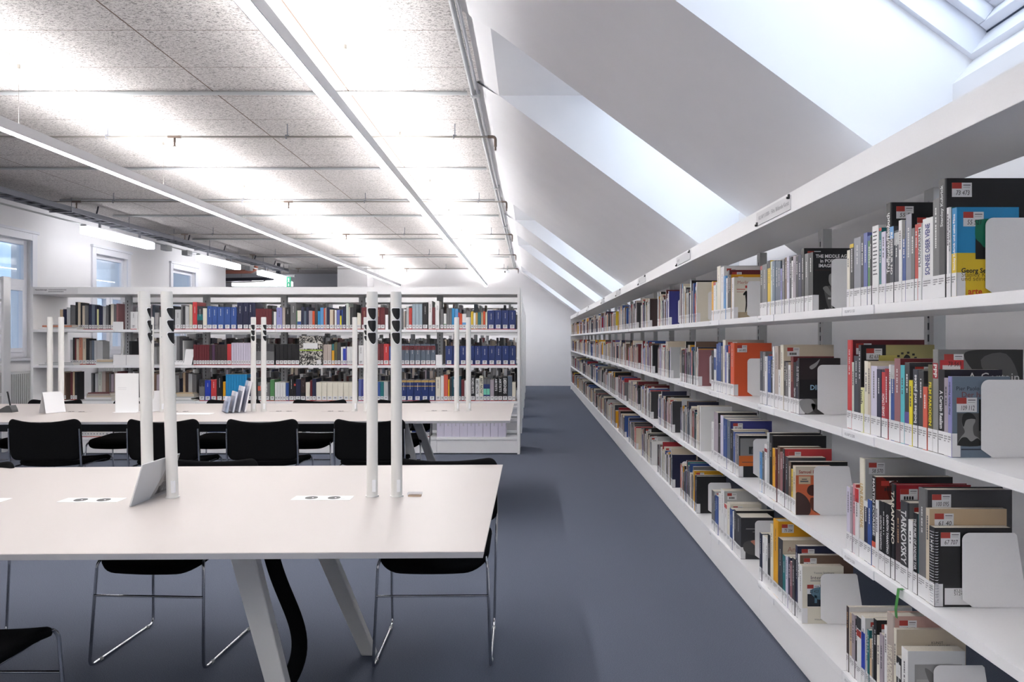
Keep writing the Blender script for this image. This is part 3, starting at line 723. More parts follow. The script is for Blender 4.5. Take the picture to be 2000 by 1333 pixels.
# measured lists: (thickness mm, height mm, colour, details) from far to near / (x0, x1, count, height mm, colour, details)
RIGHT = {
 (0, 0): [
  (22.6,195,'iv',dict()),
  (29.3,213,'k',dict(nt=1,tc='ye',ts=.55,bands=[(.94,1,'ye')])),
  (51.4,229,'sv',dict()),
  (19.1,235,'ch',dict()),
  (27.7,236,'pb',dict(tc='w',nt=1,ts=.5,dir='u')),
  (22.3,223,'gn',dict(bands=[(.93,1,'bl')])),
  (11.8,216,'ch',dict()),
  (42.3,248,'w',dict(lines=1)),
  (16.5,237,'te',dict(bands=[(.96,1,'re')])),
  (26.4,222,'li',dict()),
  (30.7,304,'k',dict(t='Treffpunkt/Filmbuch',tc='w',ts=.6,dir='u',tz=(.3,.9),st='55 5',dep=225,hb=1)),
  (23.7,229,'sd',dict(bands=[(.84,1,'sb')],t='REGISSEUR NO',tc='w',ts=.5)),
  (26.6,214,'sd',dict(bands=[(.8,.97,'lg')])),
  (18.7,240,'w',dict(nt=1,tc='ch',ts=.4)),
  (19.6,235,'bl',dict(bands=[(.78,1,'gr')],nt=1,tc='w',ts=.55,dir='u')),
  (31.3,250,'sv',dict(cv='k')),
  (20.6,206,'gr',dict()),
  (16.5,214,'re',dict()),
  (18.0,214,'w',dict(t='PLURIVERSUM',tc='ch',ts=.6,dir='u',bands=[(.95,1,'re')])),
  (52.3,223,'w',dict(t='SCHNEE OBER VENE',tc='vb',ts=.42,dir='u')),
  (30.6,267,'gr',dict(nt=1,tc='lg',ts=.35,dir='u')),
  (33.4,312,'ch',dict(t='Stanley Kubrick',tc='lg',ts=.35,dir='u',tz=(.6,.95),st='73 473',cv='k',dep=265,hb=1)),
  (13.7,234,'w',dict(nt=1,tc='ch',ts=.4,dir='u')),
  (11.4,232,'lg',dict(cv='te')),
  (21.4,228,'cy',dict(bands=[(0,.49,'ye')],t='Stanley Kubrick und seine Filme',tc='w',ts=.4,dir='u',st='55 521',dep=158,art='kub')),
 ],
 (0, 1): [
  (36.1,301,'rd',dict(dep=245,hb=1,cv='mr')),
  (18.5,226,'pg',dict()),
  (35.4,248,'sd',dict(nt=1,tc='lg',ts=.35)),
  (18.5,285,'ch',dict(st='82 637',dep=240,art='olive',cv='k')),
  (19.9,146,'py',dict(t='lynch',tc='ch',ts=.7,tz=(.25,.95))),
  (26.0,233,'iv',dict(cv='be')),
  (18.4,230,'be',dict()),
  (42.0,219,'li',dict(nt=1,tc='pb',ts=.3,dir='u')),
  (28.6,210,'nv',dict(nt=1,tc='pb',ts=.4,dir='u')),
  (24.3,209,'rd',dict(bands=[(0,.12,'nv'),(.97,1,'nv')],t='DAVID LYNCH',tc='w',ts=.6,dir='u',tz=(.12,.65))),
  (20.9,214,'cr',dict()),
  (11.4,227,'w',dict()),
  (23.8,226,'bl',dict(bands=[(.82,1,'lg')])),
  (34.7,247,'ro',dict(nt=1,tc='lg',ts=.3,dir='u',cv='mr')),
  (23.2,228,'tq',dict()),
  (27.1,237,'ch',dict(bands=[(0,.4,'vi')],st='51 22')),
  (19.0,187,'yb',dict()),
  (26.6,219,'sd',dict(t='bodies and places',tc='w',ts=.55,dir='u')),
  (27.1,217,'ch',dict(nt=1,tc='lg',ts=.4)),
  (21.8,173,'co',dict()),
  (24.7,235,'ol',dict(t='FILM PARODIEN',tc='yb',ts=.5,tz=(.3,.8))),
  (25.8,276,'gm',dict(bands=[(.72,.87,'cr')],t='PPP',tc='w',ts=.6,tz=(.73,.86),st='73 563',dep=225,art='ppp',cv='gm')),
  (29.4,224,'k',dict(t='A Certain Realism',tc='w',ts=.5,tz=(.1,.75),dep=150,art='certain',cv='k')),
  (19.1,203,'mv',dict()),
  (17.7,208,'lb',dict(t='Pier Paolo Pasolini',tc='nv',ts=.4,dir='u',dep=150,cv='bg',art='paso')),
 ],
 (0, 2): [
  (28.3,214,'li',dict(nt=1,tc='pb',ts=.4)),
  (17.0,222,'mv',dict()),
  (21.1,233,'pk',dict(cv='re')),
  (28.4,222,'w',dict(bands=[(.8,1,'rd')])),
  (34.4,328,'iv',dict(t='LENI RIEFENSTAHL',tc='go',ts=.6,tz=(.3,.75),dep=260,hb=1,cv='lg',st='58 570')),
  (26.9,196,'nv',dict(bands=[(.9,1,'w')])),
  (27.1,205,'bl',dict()),
  (26.5,285,'k',dict(bands=[(0,.28,'co')],t='MARTIN SCORSESE',tc='w',ts=.5,tz=(.3,.98),dep=240,cv='k',art='scor')),
  (19.8,214,'w',dict()),
  (26.9,217,'k',dict(t='QUENTIN TARANTINO',tc='w',ts=.35,tz=(.1,.8))),
  (13.9,219,'k',dict(nt=1,tc='go',ts=.45)),
  (34.4,219,'k',dict(t='QUENTIN TARANTINO',tc='w',ts=.36,tz=(.15,.85))),
  (23.7,284,'k',dict(t='TARANTINO',tc='iv',ts=.72,tz=(.3,.93),dep=225,hb=1,cv='cr')),
  (31.2,212,'bk',dict()),
  (45.1,247,'ch',dict(t='TARKOVSKY',tc='w',ts=.62,tz=(.12,.9),dep=190,hb=1,cv='gr',st='64 10')),
  (24.0,202,'w',dict()),
  (22.9,228,'k',dict(t='THE FILMS OF ANDREI TAR',tc='w',ts=.5,cv='te')),
  (42.4,304,'gr',dict(nt=1,tc='ch',ts=.35,tz=(.3,.9),st='100 095',dep=235,hb=1,cv='ch')),
  (18.0,256,'be',dict(dep=210,cv='tn',st='61 40')),
  (27.2,212,'sp',dict(dep=205,cv='k',st='67 707',art='spiral')),
 ],
 (0, 3): [
  (18.1,221,'bk',dict(dep=215,cv='w')),
  (22.7,205,'tn',dict()),
  (23.1,211,'mv',dict()),
  (15.7,201,'k',dict()),
  (32.3,218,'w',dict(bands=[(.82,1,'ch'),(.7,.8,'re')],nt=1,tc='co',ts=.4,dir='u',tz=(0,.65),cv='w')),
  (26.3,230,'w',dict(bands=[(.1,.78,'ub')])),
  (14.7,196,'lg',dict()),
  (12.4,202,'te',dict()),
  (16.6,177,'tn',dict()),
  (10.7,226,'gr',dict()),
  (21.1,253,'k',dict(st='99',cv='k')),
  (20.7,208,'iv',dict()),
  (25.0,224,'mv',dict()),
  (19.9,258,'w',dict(nt=1,tc='cr',ts=.55,dir='u')),
  (42.4,307,'tp',dict(t='WES ANDERSON',tc='iv',ts=.62,tz=(.05,.7),st='103.622',dep=215,hb=1,cv='pp')),
  (16.3,274,'iv',dict(dep=205,cv='be',art='museum')),
  (27.6,199,'k',dict(bands=[(.7,.9,'w')])),
  (36.3,238,'w',dict(dep=165,cv='pg2',art='land')),
 ],
 (1, 0): [
  (37.6,235,'ch',dict(bands=[(.92,1,'cr')])),
  (69.5,237,'gr',dict()),
  (40.0,248,'ye',dict(bands=[(.86,1,'k')])),
  (29.7,241,'pg',dict()),
  (36.7,240,'bg',dict()),
  (35.9,236,'sl',dict()),
  (35.1,232,'sl',dict()),
  (20.1,196,'lb',dict()),
  (26.8,233,'gr',dict()),
  (30.4,238,'br',dict()),
  (28.5,239,'li',dict()),
  (25.3,233,'ch',dict()),
  (18.4,216,'w',dict()),
  (30.9,233,'mv',dict()),
  (24.0,229,'ch',dict()),
  (34.6,231,'nv',dict()),
  (29.0,252,'k',dict(st='77 12',dep=200)),
  (40.1,228,'gr',dict()),
  (45.7,227,'k',dict(dep=150,cv='k',art='middle')),
 ],
 (1, 1): [
  (36.1,246,'sd',dict()),
  (40.3,244,'gr',dict()),
  (31.2,224,'w',dict(bands=[(0,.25,'bl')])),
  (46.5,227,'bl',dict()),
  (29.7,210,'ch',dict()),
  (21.5,270,'w',dict()),
  (43.7,273,'tp',dict()),
  (35.2,170,'w',dict()),
  (37.2,279,'iv',dict(dep=215,cv='be')),
  (23.9,210,'k',dict()),
  (31.7,206,'gr',dict(dep=200,cv='be',art='women')),
  (25.6,195,'w',dict()),
  (31.7,232,'mr',dict(st='88 40')),
  (31.1,209,'k',dict(t='TRATON',tc='w',ts=.5,tz=(0,.5))),
  (17.8,215,'nv',dict()),
  (20.1,227,'k',dict(dep=165,cv='k',art='direct')),
 ],
 (1, 2): [
  (34.5,186,'sb',dict()),
  (27.1,195,'gr',dict()),
  (39.8,231,'w',dict(bands=[(.85,.92,'cr')])),
  (32.4,290,'lg',dict(dep=230,cv='k',st='70 11')),
  (45.8,284,'k',dict(dep=240,hb=1,cv='k',art='chap')),
  (36.9,231,'am',dict()),
  (21.1,234,'mr',dict()),
  (35.5,248,'br',dict()),
  (37.6,228,'ro',dict()),
  (25.5,249,'k',dict(dep=200,cv='rd')),
  (40.2,219,'ch',dict()),
  (29.7,206,'br',dict(dep=235,cv='k')),
  (25.2,178,'ye',dict()),
  (33.8,197,'be',dict(dep=150,cv='og',art='orange')),
 ],
 (1, 3): [
  (32.9,221,'nv',dict()),
  (40.7,217,'w',dict()),
  (39.7,217,'w',dict(nt=1,tc='ch',ts=.5)),
  (38.7,245,'k',dict()),
  (37.8,302,'iv',dict()),
  (65.5,335,'am',dict(dep=230,hb=1,cv='am',st='75 204')),
  (57.1,269,'ch',dict(nt=1,tc='lg',ts=.35,dep=215,cv='be',art='ander')),
  (34.1,210,'te',dict()),
  (26.4,216,'li',dict()),
  (26.0,219,'nv',dict()),
  (25.5,208,'ro',dict()),
  (30.3,231,'ch',dict()),
  (24.5,292,'nv',dict(dep=225,cv='nv',art='dark')),
  (22.8,262,'w',dict(dep=215,cv='br',st='54 856')),
  (33.6,228,'w',dict(dep=165,cv='iv',art='inter')),
 ],
 (2, 0): [
  (38.0,234,'am',dict()),
  (53.0,226,'w',dict(bands=[(.92,1,'re')])),
  (33.7,220,'pg',dict()),
  (73.3,310,'iv',dict(dep=220,cv='lg')),
  (70.7,299,'w',dict(dep=220)),
  (40.3,244,'sb',dict()),
  (37.1,228,'w',dict()),
  (38.6,268,'ch',dict(dep=190,cv='mr',st='83 41')),
  (35.6,240,'k',dict(cv='am')),
  (47.9,221,'w',dict(dep=150,cv='iv',art='merlin')),
 ],
 (2, 1): [
  (55.1,234,'ch',dict()),
  (48.3,245,'w',dict(bands=[(.5,.8,'bl')])),
  (36.8,276,'bl',dict()),
  (61.6,283,'bl',dict()),
  (40.0,264,'gr',dict()),
  (53.7,298,'iv',dict(cv='tp',dep=215,st='91')),
  (33.4,268,'pb',dict()),
  (32.8,230,'w',dict()),
  (39.1,266,'nv',dict(bands=[(.85,1,'re')])),
  (71.5,282,'or',dict(dep=200,hb=1,cv='or',st='64 493')),
 ],
 (2, 2): [
  (47.2,223,'w',dict()),
  (93.9,290,'mv',dict(dep=225,cv='ch',st='90')),
  (61.9,230,'ch',dict()),
  (60.1,284,'li',dict(cv='lg',dep=200)),
  (70.2,274,'bl',dict()),
  (67.8,272,'sl',dict(dep=225,cv='vb',st='97 698')),
  (54.3,230,'k',dict(cv='be',dep=190)),
  (33.2,224,'bl',dict()),
  (32.6,217,'mv',dict()),
  (50.9,215,'gr',dict(dep=150,cv='k',art='band')),
 ],
 (2, 3): [
  (61.4,234,'gr',dict(cv='lg')),
  (30.0,213,'nv',dict()),
  (61.4,223,'bl',dict()),
  (59.6,247,'w',dict()),
  (67.8,283,'w',dict(dep=225,cv='lg')),
  (56.0,216,'w',dict(bands=[(.9,1,'re')])),
  (59.1,236,'iv',dict()),
  (48.2,218,'bl',dict()),
  (24.8,211,'w',dict()),
  (37.6,226,'ch',dict(dep=200,cv='k')),
  (96.1,214,'ch',dict(dep=165,cv='ch',art='hand')),
 ],
}
FRONT = {
 0: [
  (-5.5,-5.4651,2,235,'tn',dict()),
  (-5.4631,-5.4322,1,240,'nv',dict()),
  (-5.4202,-5.3804,2,260,'lg',dict()),
  (-5.3784,-5.3206,3,290,'gr',dict()),
  (-5.3186,-5.2907,1,323,'k',dict()),
  (-5.2897,-5.2608,1,320,'be',dict()),
  (-5.2558,-5.2389,1,315,'k',dict()),
  (-5.2379,-5.209,1,280,'be',dict()),
  (-5.208,-5.1662,2,285,'gr',dict()),
  (-5.1612,-5.1313,1,297,'nv',dict()),
  (-5.1293,-5.0914,2,295,'sl',dict()),
  (-5.0895,-5.0695,1,280,'nv',dict()),
  (-5.0675,-5.0466,1,240,'py',dict()),
  (-5.0446,-4.9998,2,275,'nv',dict()),
  (-4.9978,-4.9619,2,270,'lg',dict()),
  (-4.9599,-4.932,2,285,'gr',dict()),
  (-4.93,-4.9071,1,293,'k',dict()),
  (-4.9051,-4.8723,1,300,'iv',dict()),
  (-4.8703,-4.8424,1,295,'gr',dict()),
  (-4.8404,-4.8175,1,305,'ro',dict()),
  (-4.6082,-4.5335,1,205,'w',dict()),
  (-4.1305,-4.1006,1,270,'k',dict()),
  (-4.0966,-4.0269,1,230,'lg',dict()),
  (-4.0239,-4.007,1,285,'gr',dict()),
  (-4.004,-3.9771,1,265,'ch',dict()),
  (-3.9751,-3.9323,2,270,'lg',dict()),
  (-3.9293,-3.8954,2,293,'be',dict()),
  (-3.8914,-3.8396,1,317,'rd',dict()),
  (-3.8376,-3.7738,1,270,'ch',dict(bands=[(.4,.65,'te')])),
  (-3.7718,-3.727,1,245,'iv',dict()),
  (-3.725,-3.6682,1,270,'bl',dict()),
  (-3.6672,-3.6084,1,263,'bl',dict()),
  (-3.6074,-3.5287,1,260,'bl',dict()),
  (-3.5277,-3.454,1,260,'bl',dict()),
  (-3.453,-3.3843,1,257,'bl',dict()),
  (-3.3793,-3.3115,1,310,'nv',dict()),
  (-3.3105,-3.2448,1,310,'nv',dict()),
  (-3.2438,-3.2049,1,310,'nv',dict()),
  (-3.2039,-3.1671,1,310,'nv',dict()),
  (-3.1641,-3.1222,1,240,'mr',dict()),
  (-3.1212,-3.0883,1,240,'mr',dict()),
  (-3.0873,-3.0505,1,240,'mr',dict()),
  (-3.0495,-3.0156,1,240,'mr',dict()),
  (-3.0146,-2.9807,1,237,'mr',dict()),
  (-2.9748,-2.9568,1,215,'ch',dict()),
  (-2.9558,-2.9309,1,205,'w',dict()),
  (-2.9259,-2.8592,1,253,'lb',dict()),
  (-2.8572,-2.8253,1,253,'tp',dict()),
  (-2.8213,-2.7675,1,255,'k',dict()),
  (-2.7645,-2.6968,1,310,'gr',dict()),
  (-2.6948,-2.6858,1,215,'gn',dict()),
  (-2.6848,-2.642,1,220,'iv',dict(bands=[(0,.42,'bl')])),
  (-2.639,-2.6121,1,260,'nv',dict()),
  (-2.6101,-2.5822,1,215,'sl',dict()),
  (-2.5802,-2.5543,1,260,'nv',dict()),
  (-2.5523,-2.5124,1,217,'mv',dict()),
  (-2.5114,-2.4845,1,213,'or',dict()),
  (-2.4826,-2.4507,1,295,'ch',dict()),
  (-2.4492,-2.4233,1,213,'cy',dict()),
  (-2.4213,-2.3834,1,253,'sb',dict()),
  (-2.3814,-2.3655,1,245,'co',dict()),
  (-2.3635,-2.3495,1,250,'tp',dict()),
  (-2.3475,-2.3156,1,255,'nv',dict()),
  (-2.3117,-2.2738,1,230,'be',dict()),
  (-2.2718,-2.2559,1,220,'br',dict()),
  (-2.2539,-2.2339,1,225,'w',dict()),
  (-2.23,-2.1961,1,225,'pb',dict()),
  (-2.1941,-2.1762,1,161,'yb',dict()),
  (-2.1742,-2.1622,1,230,'bl',dict()),
  (-2.1612,-2.1263,1,265,'nv',dict()),
  (-2.1224,-2.0945,1,303,'pg',dict()),
  (-2.0915,-2.0805,1,260,'iv',dict()),
  (-2.0785,-2.0407,1,255,'ch',dict()),
  (-2.0387,-2.0078,1,293,'k',dict()),
  (-1.9948,-1.953,2,194,'iv',dict()),
  (-1.947,-1.8812,1,255,'mr',dict()),
  (-1.8683,-1.7936,1,255,'mr',dict()),
  (-1.7736,-1.7258,1,255,'mr',dict()),
  (-1.7238,-1.678,1,255,'mr',dict()),
  (-1.4289,-1.401,1,265,'lg',dict()),
  (-1.399,-1.3651,1,250,'re',dict()),
  (-1.3611,-1.3253,1,295,'sl2',dict()),
  (-1.3233,-1.2854,1,295,'sl2',dict()),
  (-1.2834,-1.2456,1,295,'sl2',dict()),
  (-1.2426,-1.1818,1,303,'k',dict(nt=1,tc='w',ts=.35)),
  (-1.1758,-1.132,1,329,'w',dict()),
  (-1.13,-1.0981,1,255,'mr',dict()),
  (-1.0961,-1.0483,1,329,'w',dict()),
  (-1.038,-1.0022,1,235,'gr',dict()),
  (-0.9982,-0.9683,1,184,'w',dict(bands=[(.0,.35,'gn')])),
  (-0.9643,-0.9344,1,245,'gr',dict()),
  (-0.9324,-0.9065,1,245,'gr',dict()),
  (-0.9045,-0.8726,1,243,'cy',dict()),
  (-0.8686,-0.8328,1,239,'sb',dict()),
  (-0.8308,-0.8148,1,196,'rd',dict()),
  (-0.8129,-0.7869,1,184,'or',dict()),
  (-0.785,-0.7401,1,180,'w',dict(bands=[(0,.45,'sb')])),
  (-0.7351,-0.6903,1,215,'gr',dict()),
  (-0.6853,-0.6574,1,207,'ye',dict()),
  (-0.6554,-0.6325,1,192,'w',dict()),
  (-0.6295,-0.6076,1,196,'go',dict()),
  (-0.6056,-0.5897,1,200,'te',dict()),
  (-0.5887,-0.5697,1,197,'te',dict()),
  (-0.5678,-0.5458,1,196,'tn',dict()),
  (-0.5438,-0.5199,1,211,'or',dict()),
  (-0.5179,-0.498,1,200,'iv',dict()),
  (-0.494,-0.4103,1,221,'ub2',dict()),
  (-0.4083,-0.3326,1,221,'ub2',dict()),
  (-0.3306,-0.2509,1,221,'ub2',dict()),
  (-0.2489,-0.1692,1,221,'ub2',dict()),
 ],
 1: [
  (-5.3804,-5.3505,1,293,'lg',dict()),
  (-5.3485,-5.3286,1,318,'k',dict()),
  (-5.3266,-5.3106,1,313,'mr',dict()),
  (-5.3087,-5.2808,1,303,'be',dict()),
  (-5.2788,-5.2389,1,316,'co2',dict()),
  (-5.2369,-5.1961,1,313,'be',dict()),
  (-5.1941,-5.1562,1,306,'k',dict()),
  (-5.1542,-5.1313,1,283,'gr',dict()),
  (-5.1293,-5.1014,1,286,'sl',dict()),
  (-5.0994,-5.0695,1,283,'lg',dict()),
  (-5.0675,-4.9998,3,288,'lg',dict()),
  (-4.6232,-4.5933,1,278,'k',dict()),
  (-4.1146,-4.0767,1,337,'lg',dict()),
  (-4.0747,-4.0419,1,328,'gr',dict()),
  (-4.0399,-4.007,1,308,'ch',dict()),
  (-4.005,-3.991,1,283,'lg',dict()),
  (-3.8814,-3.8496,1,236,'mr',dict()),
  (-3.8476,-3.8177,1,236,'mr',dict()),
  (-3.8157,-3.7858,1,236,'mr',dict()),
  (-3.7838,-3.7559,1,236,'mr',dict()),
  (-3.7539,-3.728,1,236,'mr',dict()),
  (-3.726,-3.7001,1,236,'mr',dict()),
  (-3.6981,-3.6682,1,236,'bk',dict()),
  (-3.6662,-3.6343,1,236,'pl',dict()),
  (-3.6323,-3.6064,1,236,'bk',dict()),
  (-3.6045,-3.5686,1,238,'bk',dict()),
  (-3.5666,-3.5287,1,238,'bk',dict()),
  (-3.5267,-3.4949,1,238,'bk',dict()),
  (-3.4929,-3.447,1,243,'rd',dict()),
  (-3.444,-3.4171,1,258,'li2',dict()),
  (-3.4151,-3.3892,1,258,'li2',dict()),
  (-3.3872,-3.3613,1,258,'li2',dict()),
  (-3.3593,-3.3344,1,258,'li2',dict()),
  (-3.3324,-3.3075,1,258,'li2',dict()),
  (-3.3055,-3.2796,1,258,'li2',dict()),
  (-3.2776,-3.2517,1,258,'li2',dict()),
  (-3.2497,-3.2248,1,258,'li2',dict()),
  (-3.1641,-3.1003,1,248,'gr',dict(bands=[(.65,1,'ch')])),
  (-3.0983,-3.0425,1,248,'gr',dict(bands=[(.65,1,'ch')])),
  (-3.0405,-2.9528,2,248,'gr',dict(bands=[(.65,1,'ch')])),
  (-2.9329,-2.8911,1,243,'k',dict()),
  (-2.8891,-2.8462,1,243,'k',dict()),
  (-2.8442,-2.8014,1,243,'k',dict()),
  (-2.7994,-2.7556,1,243,'k',dict()),
  (-2.7536,-2.7097,1,243,'k',dict()),
  (-2.7077,-2.6639,1,243,'k',dict()),
  (-2.3854,-2.3396,1,238,'tp',dict()),
  (-2.3376,-2.2917,1,238,'tp',dict()),
  (-2.2868,-2.2598,1,243,'am',dict(bands=[(.7,1,'te')])),
  (-2.2569,-2.226,1,263,'ol',dict(nt=1,tc='iv',ts=.5)),
  (-2.224,-2.1861,1,258,'ch',dict()),
  (-2.1821,-2.1602,1,210,'w',dict()),
  (-2.1582,-2.1283,1,213,'ub',dict(bands=[(.9,1,'w')])),
  (-2.1273,-2.1144,1,198,'vi',dict()),
  (-2.1124,-2.0925,1,213,'w',dict()),
  (-2.0905,-2.0705,1,213,'w',dict()),
  (-2.0685,-2.0486,1,213,'w',dict()),
  (-1.9809,-1.9231,1,228,'w',dict()),
  (-1.7686,-1.7278,1,246,'mr',dict()),
  (-1.7258,-1.6939,1,246,'mr',dict()),
  (-1.6919,-1.6302,1,246,'rd',dict()),
  (-1.6272,-1.5903,1,218,'bl',dict()),
  (-1.5744,-1.4907,2,243,'sl',dict(bands=[(.72,.92,'mr')])),
  (-1.4887,-1.4508,1,243,'sl',dict(bands=[(.72,.92,'mr')])),
  (-1.4488,-1.391,1,243,'sl',dict(bands=[(.72,.92,'mr')])),
  (-1.389,-1.3312,1,243,'sl',dict(bands=[(.72,.92,'mr')])),
  (-1.3293,-1.2655,1,243,'sl',dict(bands=[(.72,.92,'mr')])),
  (-1.2635,-1.2057,1,243,'sl',dict(bands=[(.72,.92,'mr')])),
  (-1.2037,-1.1479,1,243,'sl',dict(bands=[(.72,.92,'mr')])),
  (-1.1459,-1.0941,1,243,'sl',dict(bands=[(.72,.92,'mr')])),
  (-0.9792,-0.8946,1,222,'ub2',dict()),
  (-0.8926,-0.8148,1,222,'ub2',dict()),
  (-0.8129,-0.7351,1,222,'ub2',dict()),
  (-0.7331,-0.6475,1,222,'ub2',dict()),
  (-0.6455,-0.5678,1,222,'ub2',dict()),
  (-0.5658,-0.486,1,222,'ub2',dict()),
  (-0.4841,-0.4063,1,222,'ub2',dict()),
  (-0.4043,-0.3266,1,222,'ub2',dict()),
  (-0.3246,-0.2469,1,222,'ub2',dict()),
  (-0.2449,-0.1692,1,222,'ub2',dict()),
 ],
 2: [
  (-5.4942,-5.4706,1,329,'tp',dict()),
  (-5.4682,-5.4505,1,334,'be',dict()),
  (-5.4482,-5.4293,1,317,'br',dict()),
  (-5.3762,-5.3526,1,329,'mr',dict()),
  (-5.3502,-5.329,1,334,'tn',dict()),
  (-5.3266,-5.2995,1,329,'k',dict()),
  (-5.1342,-5.1106,1,317,'gr',dict()),
  (-5.1083,-5.0917,1,311,'k',dict()),
  (-5.0894,-5.0575,1,311,'lg',dict()),
  (-5.0551,-5.0103,1,329,'pg',dict()),
  (-5.0079,-4.9666,1,334,'tp',dict()),
  (-4.9643,-4.9277,1,323,'br',dict()),
  (-4.9253,-4.9041,1,311,'gr',dict()),
  (-4.9017,-4.8722,1,303,'mv',dict()),
  (-4.8675,-4.8333,1,334,'tp',dict()),
  (-4.8309,-4.786,1,334,'mr',dict()),
  (-4.334,-4.308,1,323,'br',dict()),
  (-4.3057,-4.2655,1,305,'mv',dict()),
  (-4.0602,-4.0342,1,323,'tn',dict()),
  (-4.0318,-4.0012,1,317,'bk',dict()),
  (-3.9988,-3.9539,2,311,'lg',dict()),
  (-3.9516,-3.9044,2,307,'gr',dict()),
  (-3.876,-3.8147,1,246,'gr',dict(bands=[(.68,1,'ch')])),
  (-3.8123,-3.7533,1,246,'gr',dict(bands=[(.68,1,'ch')])),
  (-3.7509,-3.6825,1,240,'ub',dict()),
  (-3.6801,-3.6164,1,246,'rd',dict(nt=1,tc='w',ts=.45,dir='u')),
  (-3.6117,-3.5479,1,287,'k',dict()),
  (-3.5408,-3.5113,1,222,'am',dict()),
  (-3.509,-3.4795,1,307,'cy',dict()),
  (-3.4783,-3.4488,1,307,'cy',dict()),
  (-3.4476,-3.4181,1,307,'cy',dict()),
  (-3.4169,-3.3874,1,307,'cy',dict()),
  (-3.3862,-3.3567,1,307,'cy',dict()),
  (-3.3555,-3.326,1,307,'cy',dict()),
  (-3.3249,-3.2953,1,307,'cy',dict()),
  (-3.2942,-3.2647,1,307,'cy',dict()),
  (-3.2599,-3.2198,1,264,'nv',dict()),
  (-3.2174,-3.1419,1,258,'ch',dict()),
  (-3.1395,-3.0735,1,216,'gr',dict(bands=[(.55,.8,'co')])),
  (-3.0711,-3.0003,1,210,'gr',dict()),
  (-2.9979,-2.9507,1,246,'gn',dict()),
  (-2.9436,-2.9153,1,216,'w',dict()),
  (-2.9129,-2.8846,1,216,'w',dict()),
  (-2.8822,-2.8539,1,216,'w',dict()),
  (-2.8516,-2.8209,1,216,'w',dict()),
  (-2.8162,-2.7855,1,210,'bl',dict()),
  (-2.7796,-2.7265,1,291,'k',dict(nt=1,tc='w',ts=.4)),
  (-2.7253,-2.7028,1,216,'k',dict(bands=[(.8,.92,'re')])),
  (-2.7005,-2.6486,1,252,'nv',dict()),
  (-2.6438,-2.5919,1,275,'k',dict(bands=[(.35,.95,'bk')])),
  (-2.5884,-2.54,1,216,'iv',dict()),
  (-2.5376,-2.514,1,240,'mr',dict()),
  (-2.5116,-2.4691,1,258,'nv',dict(nt=1,tc='w',ts=.5)),
  (-2.4668,-2.4066,1,216,'iv',dict()),
  (-2.4042,-2.344,1,216,'iv',dict()),
  (-2.3417,-2.2815,1,216,'iv',dict()),
  (-2.2791,-2.2189,1,216,'iv',dict()),
  (-2.2166,-2.1564,1,216,'iv',dict()),
  (-2.154,-2.0938,1,216,'iv',dict()),
  (-2.0915,-2.0313,1,216,'iv',dict()),
  (-1.9805,-1.9475,1,252,'pb',dict()),
  (-1.9451,-1.9121,1,252,'vb',dict()),
  (-1.9097,-1.8412,2,234,'bl',dict()),
  (-1.7704,-1.7303,1,222,'bl',dict()),
  (-1.7279,-1.6902,1,222,'te',dict()),
  (-1.6878,-1.6406,1,222,'lg',dict()),
  (-1.5934,-1.4907,2,244,'ub2',dict(bands=[(.88,.98,'go'),(.68,.72,'go')])),
  (-1.4895,-1.4305,1,244,'ub2',dict(bands=[(.88,.98,'go'),(.68,.72,'go')])),
  (-1.4281,-1.3432,1,244,'ub2',dict(bands=[(.88,.98,'go'),(.68,.72,'go')])),
  (-1.3408,-1.2582,1,244,'ub2',dict(bands=[(.88,.98,'go'),(.68,.72,'go')])),
  (-1.2558,-1.1732,1,244,'ub2',dict(bands=[(.88,.98,'go'),(.68,.72,'go')])),
  (-1.1708,-1.0953,1,244,'ub2',dict(bands=[(.88,.98,'go'),(.68,.72,'go')])),
  (-1.0918,-1.0339,1,275,'iv',dict()),
  (-1.0316,-0.9985,1,293,'w',dict()),
  (-0.9962,-0.9513,1,303,'co',dict()),
  (-0.9489,-0.9324,1,248,'am',dict()),
  (-0.9289,-0.91,1,269,'ch',dict()),
  (-0.9076,-0.8557,1,281,'te2',dict()),
  (-0.8533,-0.7979,1,287,'te2',dict()),
  (-0.7955,-0.7625,1,246,'mr',dict()),
  (-0.7601,-0.7365,1,234,'w',dict()),
  (-0.7318,-0.694,1,240,'gr',dict()),
  (-0.6893,-0.6374,1,287,'k',dict(t='WOMEN ARTISTS',tc='w',ts=.5)),
  (-0.6326,-0.5901,1,258,'w',dict(t='ART NOW',tc='ch',ts=.6)),
  (-0.5878,-0.5429,1,287,'iv',dict(t='ART NOW',tc='ch',ts=.6)),
  (-0.5406,-0.5052,1,258,'ub2',dict(bands=[(.28,.55,'mi'),(.75,1,'gr')])),
  (-0.5028,-0.4674,1,258,'ub2',dict(bands=[(.28,.55,'mi'),(.75,1,'gr')])),
  (-0.4639,-0.419,1,246,'mv',dict()),
  (-0.4166,-0.373,1,275,'k',dict(t='ARTISTS',tc='w',ts=.55)),
  (-0.3706,-0.3234,1,275,'k',dict(t='ARTISTS',tc='w',ts=.55)),
  (-0.3199,-0.2644,1,284,'k',dict(t='DESIGNERS',tc='w',ts=.6)),
  (-0.2597,-0.2125,1,287,'sl',dict()),
  (-0.2101,-0.17,1,216,'iv',dict()),
 ],
}
